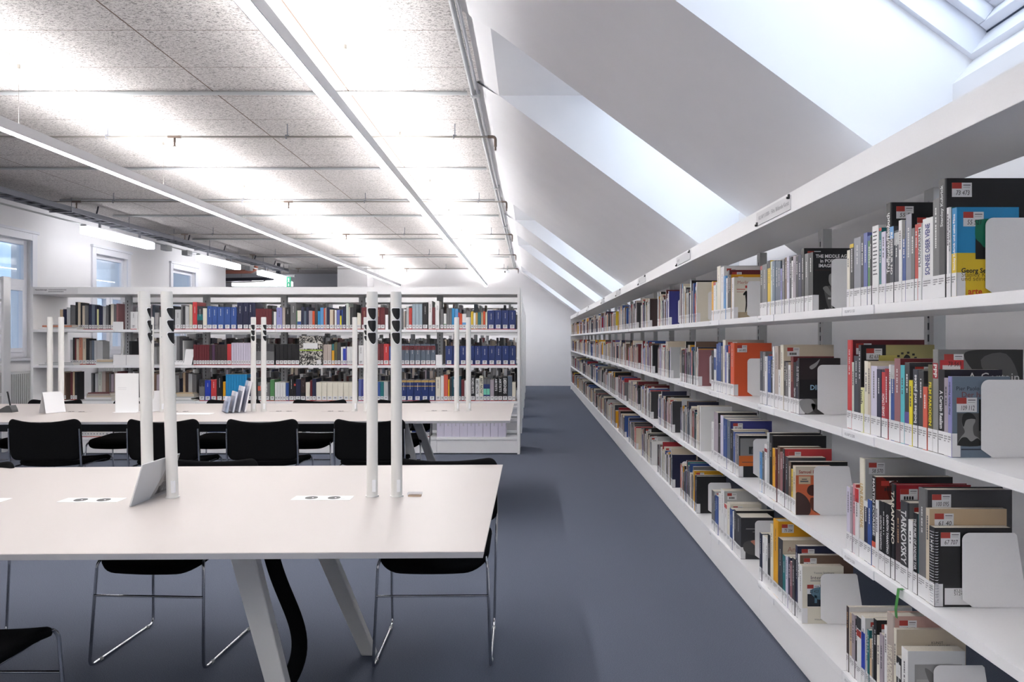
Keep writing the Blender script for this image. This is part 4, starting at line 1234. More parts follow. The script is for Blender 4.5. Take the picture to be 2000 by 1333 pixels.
# ------------------------------------------------------------------ books
PAL = {'k': (26, 26, 29, 'black'), 'ch': (58, 58, 62, 'charcoal'), 'w': (226, 226, 226, 'white'), 'iv': (222, 217, 202, 'ivory'), 'lg': (184, 186, 188, 'light grey'),
 'gr': (108, 108, 110, 'grey'), 'gm': (128, 128, 128, 'mid grey'), 'sv': (140, 142, 152, 'silver grey'), 'sd': (62, 66, 76, 'slate'), 'sl': (92, 104, 120, 'slate blue'), 'sl2': (150, 166, 178, 'pale steel grey'),
 'nv': (34, 38, 66, 'navy'), 'bl': (52, 82, 146, 'blue'), 'ub': (38, 62, 168, 'bright blue'), 'ub2': (32, 52, 110, 'dark blue'), 'vb': (54, 58, 128, 'indigo'), 'pb': (96, 106, 168, 'periwinkle blue'),
 'sb': (90, 150, 205, 'sky blue'), 'cy': (36, 136, 192, 'bright blue'), 'tq': (84, 184, 194, 'turquoise'), 'te': (34, 110, 116, 'teal'), 'te2': (26, 72, 88, 'dark teal'), 'gn': (80, 132, 84, 'green'), 'mi': (120, 205, 180, 'mint'),
 'ol': (86, 84, 56, 'olive'), 'py': (222, 222, 164, 'pale yellow'), 'pg': (196, 204, 194, 'pale green'), 'yb': (226, 210, 40, 'yellow'), 'ye': (218, 186, 44, 'yellow'), 'am': (220, 160, 32, 'amber'), 'go': (190, 156, 90, 'gold'),
 'or': (208, 84, 46, 'orange'), 'og': (196, 104, 64, 'burnt orange'), 'co': (206, 92, 72, 'coral'), 'co2': (196, 130, 104, 'terracotta'), 're': (186, 64, 56, 'red'), 'rd': (192, 58, 62, 'red'), 'cr': (156, 34, 46, 'crimson'), 'mr': (102, 36, 42, 'maroon'),
 'pk': (206, 140, 150, 'pink'), 'ro': (148, 100, 104, 'dusty rose'), 'pp': (198, 160, 150, 'pale pink'), 'tp': (178, 166, 158, 'taupe'), 'li': (206, 202, 220, 'pale lilac'), 'li2': (204, 196, 214, 'lilac'), 'lb': (136, 136, 190, 'lavender blue'), 'mv': (164, 154, 164, 'mauve grey'),
 'vi': (98, 86, 150, 'violet'), 'pl': (76, 50, 78, 'plum'), 'br': (108, 86, 72, 'brown'), 'bk': (56, 42, 42, 'dark brown'), 'tn': (196, 172, 140, 'tan'), 'be': (204, 192, 172, 'beige'), 'bg': (108, 124, 142, 'blue grey'),
 'sp': (24, 24, 26, 'black'), 'pg2': (206, 208, 210, 'pale grey')}
def col(k): return rgb(*PAL[k][:3])
def mul(c, f): return tuple(x*f for x in c[:3])+(1,)
LBL = rgb(226, 226, 228); INK = rgb(96, 96, 102)

def label_on_spine(mb, th, rr, two=True, wrap=False):
    """white call-number label on the foot of a spine, with its printed lines"""
    e = -.0008
    h = .062
    mb.face([(.0006, e, .002), (th-.0006, e, .002), (th-.0006, e, h), (.0006, e, h)], LBL)
    if th > .006:
        for i, z in enumerate((h-.012, h-.018, h-.024)):
            w = th*(.7 if i < 2 else .4); x = th*.12
            n = max(1, int(w/.003)); s = w/n
            for j in range(n):
                mb.face([(x+j*s, e-.0003, z), (x+j*s+s*.7, e-.0003, z), (x+j*s+s*.7, e-.0003, z+.003), (x+j*s, e-.0003, z+.003)], INK)
    if wrap:
        mb.face([(th+.0006, 0, .002), (th+.0006, .022, .002), (th+.0006, .022, h), (th+.0006, 0, h)], LBL)

def sticker(mb, th, ht, d0, s, big=True):
    """inventory slip on the cover: red field, printed head, handwritten number"""
    x = th+.0006; w, h = .052, .037; z1 = ht-.012; z0 = z1-h
    def q(a, b, c, d, co, o=0.0): mb.face([(x+o, d0+a, z0+c), (x+o, d0+b, z0+c), (x+o, d0+b, z0+d), (x+o, d0+a, z0+d)], co)
    q(0, w, 0, h, rgb(222, 223, 226)); q(0, w*.49, h*.58, h, rgb(176, 62, 54), .0003)
    q(w*.56, w*.93, h*.8, h*.86, INK, .0003); q(w*.56, w*.9, h*.66, h*.69, rgb(150, 150, 155), .0003)
    if big: put_text(mb, s, (x+.0004, d0+w*.18, z0+h*.13), (0, 1, 0), (0, 0, 1), .0175, rgb(30, 30, 34), width=w*.7, shear=.15)
    else:
        for k in range(4): q(w*(.2+.15*k), w*(.3+.15*k), h*.15, h*.42, rgb(40, 40, 44), .0003)

def cover_art(mb, art, th, dp, ht, c0):
    X = th+.0005
    def q(a, b, c, d, co, o=0.0): mb.face([(X+o, dp*a, ht*c), (X+o, dp*b, ht*c), (X+o, dp*b, ht*d), (X+o, dp*a, ht*d)], co)
    def blob(pts, co, o=.0002):
        # rounded outline through the given points
        n = len(pts); q = []
        for i in range(n):
            p0, p1, p2, p3 = pts[i-1], pts[i], pts[(i+1) % n], pts[(i+2) % n]
            for k in range(4):
                t = k/4; q.append(tuple(min(1, max(0, .5*(2*b_+(c_-a_)*t+(2*a_-5*b_+4*c_-d_)*t*t+(3*b_-a_-3*c_+d_)*t**3))) for a_, b_, c_, d_ in zip(p0, p1, p2, p3)))
        pts = q
        mb.face([(X+o, dp*a, ht*b) for a, b in pts], co)
    def T(s, a, b, size, co, bold=False, w=None): put_text(mb, s, (X+.0004, dp*a, ht*b), (0, 1, 0), (0, 0, 1), size, co, bold=bold, width=w)
    g = lambda v: rgb(v, v, v)
    if art == 'kub':
        q(0, 1, 0, .49, col('ye')); q(.3, 1, .42, .86, g(22), .0002)
        blob([(.34, .86), (.75, .86), (.62, .72), (.56, .6), (.45, .55), (.38, .6), (.3, .66), (.3, .8)], rgb(20, 110, 84), .0003)
        T('Georg Seesslen/Fernand Jung', .07, .27, .0165, g(30), True); T('Stanley Kubrick', .07, .225, .0165, rgb(120, 100, 10)); T('und seine Filme', .07, .18, .0165, rgb(120, 100, 10)); T('arte', .18, .03, .022, rgb(200, 70, 30), True)
    elif art == 'olive':
        q(.34, 1, .3, 1, rgb(170, 162, 104)); q(.24, .5, .3, .88, rgb(190, 180, 96), .0002)
        for k in range(9):
            a = k*.7; q(.62+.12*math.cos(a)-.015, .62+.12*math.cos(a)+.02, .85+.06*math.sin(a)-.012, .85+.06*math.sin(a)+.012, g(30), .0003)
        blob([(.58, .85), (.62, .89), (.67, .86), (.65, .81), (.6, .81)], g(30), .0003)
    elif art == 'ppp':
        blob([(.3, .95), (.5, 1), (1, 1), (1, .3), (.75, .3), (.6, .55), (.45, .75)], g(52)); blob([(.5, .9), (.8, .96), (.95, .7), (.8, .5), (.66, .62)], g(92), .0003)
        q(.02, .3, .74, .9, col('rd'), .0002); q(.05, .26, .77, .85, LBL, .0003)
    elif art == 'certain':
        q(.1, 1, .6, 1, rgb(30, 26, 44)); T('A Certain', .4, .86, .034, g(215))
    elif art == 'paso':
        T('Pier Paolo Pasolini', .07, .83, .0145, rgb(30, 36, 52)); T('Der heilige Paulus', .16, .745, .02, rgb(120, 60, 60)); q(.09, .5, .15, .55, g(78), .0002); q(.46, .7, .33, .72, g(26), .0003)
        blob([(.12, .16), (.48, .16), (.46, .24), (.38, .28), (.36, .38), (.4, .46), (.32, .54), (.2, .52), (.17, .42), (.22, .32), (.15, .25)], g(138), .0003)
        blob([(.17, .44), (.2, .54), (.33, .55), (.41, .48), (.33, .48), (.24, .46), (.2, .38)], g(28), .0004); blob([(.12, .15), (.5, .15), (.44, .24), (.33, .2), (.25, .25), (.16, .24)], g(34), .0004)
        q(.16, .6, .095, .11, rgb(50, 56, 70))
    elif art == 'scor':
        blob([(0, 1), (.12, .98), (.3, .7), (.28, .4), (0, .3)], rgb(110, 34, 24)); blob([(.14, .9), (.3, .94), (.4, .6), (.3, .5), (.2, .7)], rgb(70, 22, 18), .0003)
    elif art == 'spiral':
        q(.13, .52, .03, .24, LBL, .0002); T('KU/AP', .25, .19, .012, g(60)); T('51243', .25, .15, .012, g(60)); T('STARS', .54, .06, .014, rgb(40, 150, 80), True)
    elif art == 'museum':
        T('KUNST', .5, .845, .011, g(80)); T('HISTORISCHES', .42, .81, .011, g(80)); T('MUSEUM', .48, .775, .011, g(80))
    elif art == 'land':
        q(.12, .94, .1, .84, g(150)); q(.12, .94, .1, .45, g(104), .0002); q(.12, .94, .44, .5, g(78), .0003); blob([(.3, .8), (.45, .72), (.5, .55), (.4, .6), (.33, .7)], g(112), .0003); q(.3, .7, .35, .39, g(170), .0003); q(.15, .9, .6, .66, g(170), .0002)
    elif art == 'middle':
        T('THE MIDDLE AGES', .07, .9, .018, g(225), True, w=dp*.9); T('in POPULAR', .18, .82, .018, g(225), True); T('IMAGINATION', .14, .74, .018, g(225), True)
        q(.05, .95, .69, .694, rgb(90, 60, 50))
        blob([(.42, .62), (.52, .62), (.56, .5), (.5, .42), (.44, .44), (.4, .52)], g(150)); blob([(.3, .4), (.6, .42), (.66, .25), (.5, .05), (.4, .05), (.32, .22)], g(78)); q(.46, .5, .05, .4, g(170), .0004); blob([(.25, .38), (.36, .42), (.46, .3), (.42, .26)], g(120), .0004); q(.38, .56, .2, .23, g(190), .0004); T('Paul B. Sturtevant', .3, .02, .009, g(160))
    elif art == 'women':
        T('When Women', .18, .9, .026, g(70))
    elif art == 'direct':
        q(.0, 1, .62, .98, rgb(46, 38, 40)); blob([(.25, .85), (.4, .92), (.5, .98), (.42, .86), (.3, .8)], g(160), .0003); blob([(.5, .75), (.62, .8), (.66, .68), (.54, .66)], rgb(120, 70, 56), .0003)
        q(0, 1, 0, .28, g(88)); blob([(.02, .25), (.3, .27), (.4, .12), (.2, .02), (.05, .1)], g(150), .0003); blob([(.3, .2), (.6, .1), (.7, .02), (.4, .02)], g(60), .0003)
        T('DIRECTORS', .26, .44, .027, rgb(150, 190, 214), True)
    elif art == 'chap':
        T('Chaplin Personal', .24, .8, .016, g(170), True)
    elif art == 'orange':
        q(0, 1, .82, 1, rgb(206, 196, 180)); q(0, 1, 0, .82, rgb(196, 96, 58), .0001); q(.08, .4, .64, .8, rgb(200, 180, 150), .0004); q(.16, .3, .73, .75, g(90), .0005); q(.12, .34, .68, .71, g(90), .0005)
        T('Samuel Fu', .08, .86, .018, rgb(150, 70, 60), True)
        blob([(.36, .6), (.5, .62), (.56, .5), (.48, .4), (.36, .42), (.3, .5)], rgb(64, 30, 24), .0003); blob([(0, .45), (.25, .4), (.4, .2), (.35, 0), (0, 0)], rgb(54, 26, 22), .0003); blob([(.4, .35), (.7, .3), (.9, .1), (.8, 0), (.45, .1)], rgb(90, 42, 30), .0003)
    elif art == 'ander':
        T('Andersen', .1, .82, .03, rgb(170, 120, 104))
    elif art == 'dark':
        for k in range(11): q(.25+.06*k, .28+.06*k, .77, .82, g(200))
    elif art == 'inter':
        T('Yvonne Spielmann', .28, .87, .011, g(110)); T('Intermedialitat', .2, .77, .022, g(80)); q(.2, .62, .74, .755, g(140)); q(.13, .68, .3, .68, rgb(22, 30, 42)); blob([(.2, .58), (.4, .64), (.62, .58), (.6, .46), (.4, .42), (.24, .5)], rgb(84, 120, 140), .0003); q(.3, .36, .36, .5, rgb(84, 120, 140), .0003); q(.45, .58, .38, .42, rgb(70, 110, 140), .0003); T('Wilhelm Fink Verlag', .3, .06, .009, g(110))
    elif art == 'merlin':
        T('Merlin', .12, .84, .024, rgb(190, 120, 110)); q(.1, .4, .7, .72, rgb(200, 110, 100)); q(.1, .35, .64, .655, rgb(200, 150, 140)); q(.4, .62, .74, .8, rgb(184, 64, 54)); q(0, 1, .0, .16, rgb(176, 160, 132))
        blob([(.4, .62), (.5, .66), (.54, .55), (.56, .36), (.5, .17), (.47, .17), (.48, .34), (.43, .17), (.4, .17), (.42, .4)], g(28), .0003); blob([(.33, .6), (.44, .68), (.44, .62), (.36, .56)], g(28), .0003)
    elif art == 'band':
        q(.04, 1, .3, .94, g(132), .0001); q(0, 1, .27, .52, rgb(206, 104, 40), .0002); q(.34, .7, .56, .74, g(40), .0003); blob([(.44, .58), (.6, .58), (.58, .7), (.46, .7)], g(90), .0004); q(.1, .8, .36, .375, g(70), .0003)
    elif art == 'hand':
        blob([(.1, .4), (.5, .46), (.9, .3), (.9, .2), (.4, .1), (.1, .2)], g(80)); blob([(.3, .44), (.5, .46), (.62, .38), (.5, .3), (.36, .38)], rgb(196, 130, 110), .0003); q(.15, .6, .72, .74, g(150)); q(.36, .72, .65, .665, g(150))

def make_body(mb, th, ht, dp, c, o, hb, far=False):
    """shell of cover boards and spine with the page block between them; local x = thickness, y = depth, z up"""
    cs = col(c); cc = col(o['cv']) if 'cv' in o else cs
    if far:
        mb.box(0, th, 0, dp, 0, ht, cc, top=rgb(206, 200, 188))
        mb.face([(0, -.0004, 0), (th, -.0004, 0), (th, -.0004, ht), (0, -.0004, ht)], cs)
        return
    b = min(.0026 if hb else .0007, th*.22); iz = .003 if hb else 0.0
    r = min(.004 if hb else .0012, th*.3)
    # spine slightly rounded: outline of the C section seen from above
    out = [(0, dp), (0, r), (r*.3, r*.3), (r, 0), (th-r, 0), (th-r*.3, r*.3), (th, r), (th, dp), (th-b, dp), (th-b, r+b), (b, r+b), (b, dp)]
    n = len(out); vb = [(x, y, 0) for x, y in out]; vt = [(x, y, ht) for x, y in out]
    for i in range(n):
        j = (i+1) % n
        cf = cs if i in (1, 2, 3, 4, 5) else cc
        mb.face([vb[i], vb[j], vt[j], vt[i]], cf, 0, False)
    for z, fl in ((0, False), (ht, True)):
        P_ = [(x, y, z) for x, y in out]
        for q in ((0, 1, 10, 11), (1, 2, 3, 10), (3, 4, 9, 10), (4, 5, 6, 9), (6, 7, 8, 9)):
            f = [P_[i] for i in q]; mb.face(f if not fl else f[::-1], cs if q[0] else cc)
    return b, iz, r
def pages(mb, th, ht, dp, b, iz, r):
    mb.box(b, th-b, r+b, dp-(.004 if iz else .0006), iz, ht-(iz or .0004))

def decorate(mb, th, ht, o, rr, c):
    e = -.0005
    for a, b2, k in o.get('bands', ()): mb.face([(0, e, ht*a), (th, e, ht*a), (th, e, ht*b2), (0, e, ht*b2)], col(k))
    if 't' in o:
        z0, z1 = o.get('tz', (.3, .93)); z0 = max(z0, .068/ht); ln = ht*(z1-z0); s = o['t']; ts = o.get('ts', .5)
        w = text(s, True)[2]; size = min(th*ts/.70, .06); L_ = min(ln, w*size*1.15)
        kx = L_/w
        mb_v = len(mb.v)
        vs, fs, w, h0, h1 = text(s, True)
        cc = col(o.get('tc', 'w')); up = o.get('dir') == 'u'
        zc = ht*z1-L_ if up else ht*z1
        mb.poly([((th/2+(y-.35)*size if not up else th/2-(y-.35)*size), e-.0003, (zc-x*kx if not up else zc+x*kx)) for x, y in vs], fs, cc)
    elif th > .005:
        # fine printed lines of a spine too small to read
        lum = sum(col(c)[:3]); ink = rgb(215, 215, 215) if lum < .9 else rgb(74, 74, 80)
        if c in ('mr', 'bk', 'pl'): ink = rgb(190, 150, 110)
        z = ht*(.93-.1*rr.random()); stop = ht*(.5+.2*rr.random()) if not o.get('lines') else ht*.35
        w = min(th*.34, .006)
        if o.get('lines'):
            while z > stop:
                mb.face([(th*.15, e, z-.004), (th*(.5+.4*rr.random()), e, z-.004), (th*.8, e, z), (th*.15, e, z)], ink); z -= .012
        else:
            while z > stop:
                l = .003+.005*rr.random()
                mb.face([(th/2-w/2, e, z-l), (th/2+w/2, e, z-l), (th/2+w/2, e, z), (th/2-w/2, e, z)], ink); z -= l+.0015+(.004 if rr.random() < .2 else 0)

class Stuff:
    def __init__(s): s.mb = MB(); s.n = 0
    def add(s, mb, mtx):
        n = len(s.mb.v); s.mb.v += [tuple(mtx @ Vector(v)) for v in mb.v]; s.mb.f += [tuple(n+i for i in f) for f in mb.f]; s.mb.m += [0]*len(mb.f); s.mb.c += mb.c; s.mb.sm += mb.sm; s.n += 1
    def build(s, name, label, cat):
        o = s.mb.build(name, M['print']); o['kind'] = 'stuff'; tag(o, label, cat); return o
far_aisle = Stuff(); far_front = Stuff(); far_rear = Stuff()

# --- collect every book of the right-hand run and of the facing bookcase
BK = []     # dicts: place, spec, score
WHITES = ['w']*7+['iv']*4+['lg']*5+['li']*3+['mv']*3+['gr']*5+['ch']*5+['k']*5+['sd']*3+['be']*3+['tp']*2+['tn']*2+['br']*2+['sl']*2+['bl']*2+['nv']*2+['re', 'cr', 'am', 'ye', 'or', 'co', 'te', 'gn', 'sb', 'pk', 'ro', 'vi', 'mr', 'pg']
COVERS = ['k', 'ch', 'w', 'lg', 'gr', 'nv', 'br', 'iv', 'am', 'mr', 'bl', 'be', 'cr']
def rand_book(rr, b):
    h = rr.choice([190, 205, 210, 215, 220, 225, 230, 235, 240, 250, 262, 285]); th = rr.choice([8, 10, 12, 14, 16, 18, 20, 22, 26, 32])
    return (th, h, rr.choice(WHITES), {'cv': rr.choice(COVERS), 'dep': int(min(240, h*.72))} if rr.random() < .6 else {})
ENDS = {(3, 0): (24, 262, 'lg', dict(dep=190, cv='iv')), (4, 0): (22, 265, 'li', dict(dep=180, cv='vb')), (5, 0): (20, 255, 'lg', dict(dep=180, cv='bk')), (6, 0): (18, 262, 'ch', dict(cv='ch', dep=180)), (7, 0): (18, 240, 'sb', dict(cv='bl')), (8, 0): (18, 240, 'ye', dict(cv='ye')),
        (3, 1): (20, 235, 'ro', dict(cv='ro')), (4, 1): (20, 240, 'w', dict(cv='lg')), (5, 1): (20, 250, 'gr', dict(cv='k')), (6, 1): (18, 240, 'mr', dict(cv='mr')), (3, 2): (30, 285, 'w', dict(cv='w', dep=200, art2=1)), (4, 2): (22, 240, 'lg', dict(cv='ch')), (3, 3): (22, 240, 'k', dict(cv='k', dep=190)), (4, 3): (24, 250, 'nv', dict(cv='nv'))}
ends = []
for b in range(NB+1):
    for r in range(4):
        rr = random.Random(100*b+r+5)
        if (b, r) in RIGHT: lst = list(RIGHT[(b, r)])
        else:
            lst = []; tot = 0; lim = rr.uniform(480, 680) if b < 6 else rr.uniform(560, 800)
            while tot < lim: q = rand_book(rr, b); lst.append(q); tot += q[0]+.4
            lst.append(ENDS.get((b, r), (rr.choice([14, 18, 24]), rr.choice([215, 230, 245]), rr.choice(COVERS), {})))
            lst = [(a, c_, d, dict(e_)) for a, c_, d, e_ in lst]
        BK_row = []
        y = ZJ+b*BAY+(.02 if b == 1 else .004)
        for i, (th, ht, c, o) in enumerate(lst):
            th = max(th, 4)/1000-.0005; ht = min(ht/1000, .375); dp = o.get('dep', max(115, min(240, ht*720)))/1000
            BK_row.append(dict(run='R', b=b, r=r, i=i, n=len(lst), x=XF+.016+(rr.random()*.008 if b > 2 else rr.random()*.004), y=y, z=SHZ[r], th=th, ht=ht, dp=dp, c=c, o=o, last=(i == len(lst)-1)))
            y -= th+.0006
        BK += BK_row
        ends.append((b, r, y, min(.2, BK_row[-1]['ht']*.85)))
YS = FY+.018
for r in (0, 1, 2):
    k = 0
    for a, b2, n, ht, c, o in FRONT[r]:
        w = (b2-a)/n
        for j in range(n):
            back = .125 if (a < -4.72 or (r == 2 and -4.2 < a < -3.86)) and c != 'w' else 0.0      # set back behind the flat stacks
            BK.append(dict(run='F', b=0, r=r, i=k, x=a+j*w, y=YS+back, z=SHZ[r], th=max(w-.0008, .006), ht=min(ht/1000, .37)-(.006*j if n > 1 else 0), dp=.138 if back else min(.245, .17+.0002*ht), c=c, o=o, last=False)); k += 1
# bottom shelf of the facing bookcase: white magazine files at the aisle end, other volumes to the left
xa = (853-1036)*YS/F
for j in range(9): BK.append(dict(run='F', b=1, r=3, i=j, x=xa+j*.0887, y=YS, z=SHZ[3], th=.0865, ht=.27, dp=.24, c='li', o=dict(cv='li'), last=False, file=True))
rr = random.Random(3); xx = FX0+.4; k = 0
while xx < xa-.1:
    w = rr.choice([.03, .035, .045, .05]); c = rr.choice(['gr', 'k', 'gr', 'iv', 'ub2', 'nv', 'w', 'lg', 'br'])
    for j in range(rr.choice([1, 2, 4, 6])):
        BK.append(dict(run='F', b=2, r=3, i=k, x=xx, y=YS, z=SHZ[3], th=w-.001, ht=.25, dp=.2, c=c, o={}, last=False)); xx += w; k += 1
for d in BK:      # how large each shows in the photograph
    if d['run'] == 'R':
        z1, z0 = d['y'], d['y']-d['th']
        dx = F*1.08*(1/z0-1/z1); hpx = d['ht']*F/z1; s = dx*hpx
        if d['last']: s += d['dp']*d['ht']*(F/z0)**2*.6
        elif d['ht'] > .27: s += d['dp']*(F/z0)*.03*F/z0
        if d['b'] == 0 and d['r'] == 3: s *= .8
    else:
        s = d['th']*d['ht']*(F/YS)**2
        if d['r'] == 2: s *= .85
        if 't' in d['o']: s *= 1.8
        if d['r'] == 3: s *= .6 if d['b'] == 1 else .12
    d['s'] = s
srt = sorted(BK, key=lambda d: -d['s'])
for d in srt[:310]: d['solo'] = True
rowname = ['top shelf', 'second shelf', 'third shelf', 'bottom shelf']
bayname = ['nearest aisle bay', 'second aisle bay', 'third aisle bay', 'fourth aisle bay', 'fifth aisle bay']+['%dth aisle bay' % k for k in range(6, 25)]
def ordn(i): return ('%d' % (i+1))+('th' if 10 <= (i+1) % 100 <= 20 else {1: 'st', 2: 'nd', 3: 'rd'}.get((i+1) % 10, 'th'))
def describe(d):
    th, ht = d['th'], d['ht']
    size = 'thick' if th > .033 else 'slim' if th < .011 else 'tall' if ht > .27 else 'small' if ht < .2 else ''
    w = PAL[d['c']][3]
    if d.get('file'): return 'white magazine file, %s from the left, bottom shelf of the facing bookcase' % ordn(d['i'])
    two = ''
    if d['run'] == 'F':
        return ('%s %s book, %s from the left, %s of the facing bookcase' % (size, w, ordn(d['i']), rowname[d['r']])).strip()
    if d['last']: return ('%s %s book, cover showing beside the bookend, %s, %s' % (size, w, rowname[d['r']], bayname[d['b']])).strip()
    return ('%s %s book, %s from the far end, %s, %s' % (size, w, ordn(d['i']), rowname[d['r']], bayname[d['b']])).strip()
HERO = {(0, 0, 21): 'very tall charcoal hardback with a numbered slip near its top edge, top shelf, nearest bay', (0, 0, 24): 'blue and yellow paperback facing out beside the bookend, top shelf, nearest bay', (0, 1, 0): 'tall red hardback standing first on the second shelf, nearest bay',
        (0, 2, 19): 'black spiral-bound volume facing out beside the bookend, third shelf, nearest bay', (0, 2, 15): 'charcoal hardback with very large white spine letters, third shelf, nearest bay', (0, 2, 12): 'black hardback with large ivory slanted spine letters, third shelf, nearest bay',
        (0, 2, 4): 'tall ivory hardback with gold spine lettering, third shelf, nearest bay', (0, 3, 14): 'taupe pink hardback with large ivory spine letters, bottom shelf, nearest bay', (0, 1, 24): 'lavender blue paperback with a portrait photo cover, second shelf, nearest bay',
        (1, 3, 5): 'thick amber hardback, tallest on the bottom shelf, second aisle bay', (2, 1, 9): 'orange hardback with a wide plain cover, second shelf, third aisle bay', (1, 0, 18): 'black book with a knight on its cover, top shelf, second aisle bay', (1, 2, 12): 'yellow slim book beside the burnt orange cover, third shelf, second aisle bay',
        (1, 2, 13): 'beige book with an orange photo cover, third shelf, second aisle bay', (1, 3, 14): 'white book with a dark square picture on its cover, bottom shelf, second aisle bay'}
CH = []
RZ = {'R': -math.pi/2, 'F': 0.0}
for d in BK:
    th, ht, dp, o = d['th'], d['ht'], d['dp'], d['o']
    rr = random.Random(int(d['x']*9173+d['y']*7919+d['r']*31)); right = d['run'] == 'R'
    near = right and d['b'] < 3
    if d.get('solo') or near:
        mb = MB(); hb = o.get('hb', 0) or (not right)
        b, iz, r_ = make_body(mb, th, ht, dp, d['c'], o, hb)
        decorate(mb, th, ht, o, rr, d['c'])
        if 'art' in o: cover_art(mb, o['art'], th, dp, ht, d['c'])
        elif right and not d['last']:
            pass
        lb = MB()
        if right: label_on_spine(lb, th, rr, wrap=d['last'])
        elif d.get('file'):
            for k in range(9):
                z = .24-k*.013; lb.face([(th*.4, -.001, z-.008), (th*.56, -.001, z-.008), (th*.56, -.001, z), (th*.4, -.001, z)], rgb(165, 165, 174))
        else:
            w = min(th-.002, .05); x = th/2
            lb.face([(x-w/2, -.0008, .012), (x+w/2, -.0008, .012), (x+w/2, -.0008, .055), (x-w/2, -.0008, .055)], rgb(214, 216, 218))
            for i, z in enumerate((.042, .034, .024)): lb.face([(x-w*.25, -.001, z), (x+w*(.25 if i < 2 else .1), -.001, z), (x+w*(.25 if i < 2 else .1), -.001, z+.005), (x-w*.25, -.001, z+.005)], rgb(120, 120, 124))
            if d['c'] not in ('li',) : lb.face([(0.0008, -.001, .001), (th-.0008, -.001, .001), (th-.0008, -.001, .008), (0.0008, -.001, .008)], rgb(176, 56, 56))
        st = MB()
        if right and ('st' in o or (near and ht > .225 and not o.get('art') in ('inter', 'chap', 'ander', 'land', 'museum', 'middle', 'direct', 'orange', 'paso', 'certain'))):
            if o.get('art') == 'ppp': st_d = .012
            sticker(st, th, ht, .014+.004*rr.random(), o.get('st', ''), 'st' in o)
        if o.get('art') == 'paso': st = MB(); sticker(st, th, ht*.74+.012, .012, '109 112', True)
        if o.get('art') == 'inter': st = MB(); sticker(st, th, ht*.68+.012, .02, '22 423', True)
        pg = MB(); pages(pg, th, ht, dp, b, iz, r_)
        if not d.get('solo'):
            big = MB()
            for q, cc in ((mb, None), (lb, None), (st, None), (pg, rgb(206, 200, 188))):
                n = len(big.v); big.v += q.v; big.f += [tuple(n+i for i in f) for f in q.f]; big.m += [0]*len(q.f); big.c += [cc or c_ for c_ in q.c]; big.sm += q.sm
            far_aisle.add(big, Matrix.Translation((d['x'], d['y'], d['z'])) @ Matrix.Rotation(RZ[d['run']], 4, 'Z')); continue
        nm = 'magazine_file' if d.get('file') else 'book'
        bo = mb.build(nm, M['print'], None, (d['x'], d['y'], d['z']), RZ[d['run']])
        lab = HERO.get((d['b'], d['r'], d['i'])) if right else None
        tag(bo, lab or describe(d), 'magazine file' if d.get('file') else 'book', 'magazine files on the bottom shelf' if d.get('file') else ('books on the right-hand aisle shelving' if right else 'books in the facing bookcase'))
        pg.build('page_block', M['page'], bo)
        if lb.f: lb.build('spine_label', M['print'], bo)
        if st.f: st.build('inventory_slip', M['print'], bo)
        if o.get('art') == 'spiral':
            m = MB()
            for k in range(26):
                z = .012+k*(ht-.024)/25; m.tube([(th/2+(th/2+.003)*math.cos(a), .006+.0075*math.sin(a), z+.001*math.sin(a)) for a in [q*math.pi/5 for q in range(10)]], .0011, 5, closed=True)
            m.build('spiral_binding', M['chrome'], bo)
    else:
        mb = MB(); make_body(mb, th, ht, dp, d['c'], o, False, far=True)
        e = -.0008
        if right:
            mb.face([(.0004, e, .001), (th-.0004, e, .001), (th-.0004, e, .06), (.0004, e, .06)], LBL)
            for z in (.038, .046): mb.face([(th*.15, e-.0003, z), (th*.8, e-.0003, z), (th*.8, e-.0003, z+.003), (th*.15, e-.0003, z+.003)], rgb(120, 120, 126))
            if d['b'] < 8 and th > .009:
                ink = rgb(210, 210, 210) if sum(col(d['c'])[:3]) < .9 else rgb(70, 70, 76)
                z1 = ht*(.92-.1*rr.random()); mb.face([(th*.38, e, z1-ht*.3), (th*.6, e, z1-ht*.3), (th*.6, e, z1), (th*.38, e, z1)], mul(ink, .7) if rr.random() < .5 else ink)
            if d['last'] or d['b'] < 6: 
                sticker(mb, th, ht, .012, '', False)
                if d['last'] and d['b'] < 9:
                    c2 = col(rr.choice(['lg', 'w', 'k', 'gr', 'br', 're'])); mb.face([(th+.0005, dp*.2, ht*.15), (th+.0005, dp*.85, ht*.15), (th+.0005, dp*.8, ht*.6), (th+.0005, dp*.25, ht*.55)], c2)
                    if d['b'] == 3 and d['r'] == 2: put_text(mb, 'Re', (th+.001, dp*.3, ht*.7), (0, 1, 0), (0, 0, 1), .075, rgb(30, 30, 32), bold=True); put_text(mb, 'che', (th+.001, dp*.16, ht*.48), (0, 1, 0), (0, 0, 1), .075, rgb(30, 30, 32), bold=True); put_text(mb, 'sc', (th+.001, dp*.16, ht*.16), (0, 1, 0), (0, 0, 1), .075, rgb(30, 30, 32), bold=True)
                    if d['b'] == 4 and d['r'] == 0: put_text(mb, 'Ro', (th+.001, dp*.6, ht*.84), (0, 1, 0), (0, 0, 1), .04, rgb(225, 225, 225), bold=True); put_text(mb, 'Cla', (th+.001, dp*.6, ht*.62), (0, 1, 0), (0, 0, 1), .04, rgb(225, 225, 225), bold=True)
                    if d['b'] == 5 and d['r'] == 0: put_text(mb, 'Charles', (th+.001, dp*.2, ht*.8), (0, 1, 0), (0, 0, 1), .035, rgb(225, 225, 225), bold=True); put_text(mb, 'Atlas', (th+.001, dp*.2, ht*.69), (0, 1, 0), (0, 0, 1), .035, rgb(225, 225, 225), bold=True)
        else:
            w = min(th-.002, .05); x = th/2
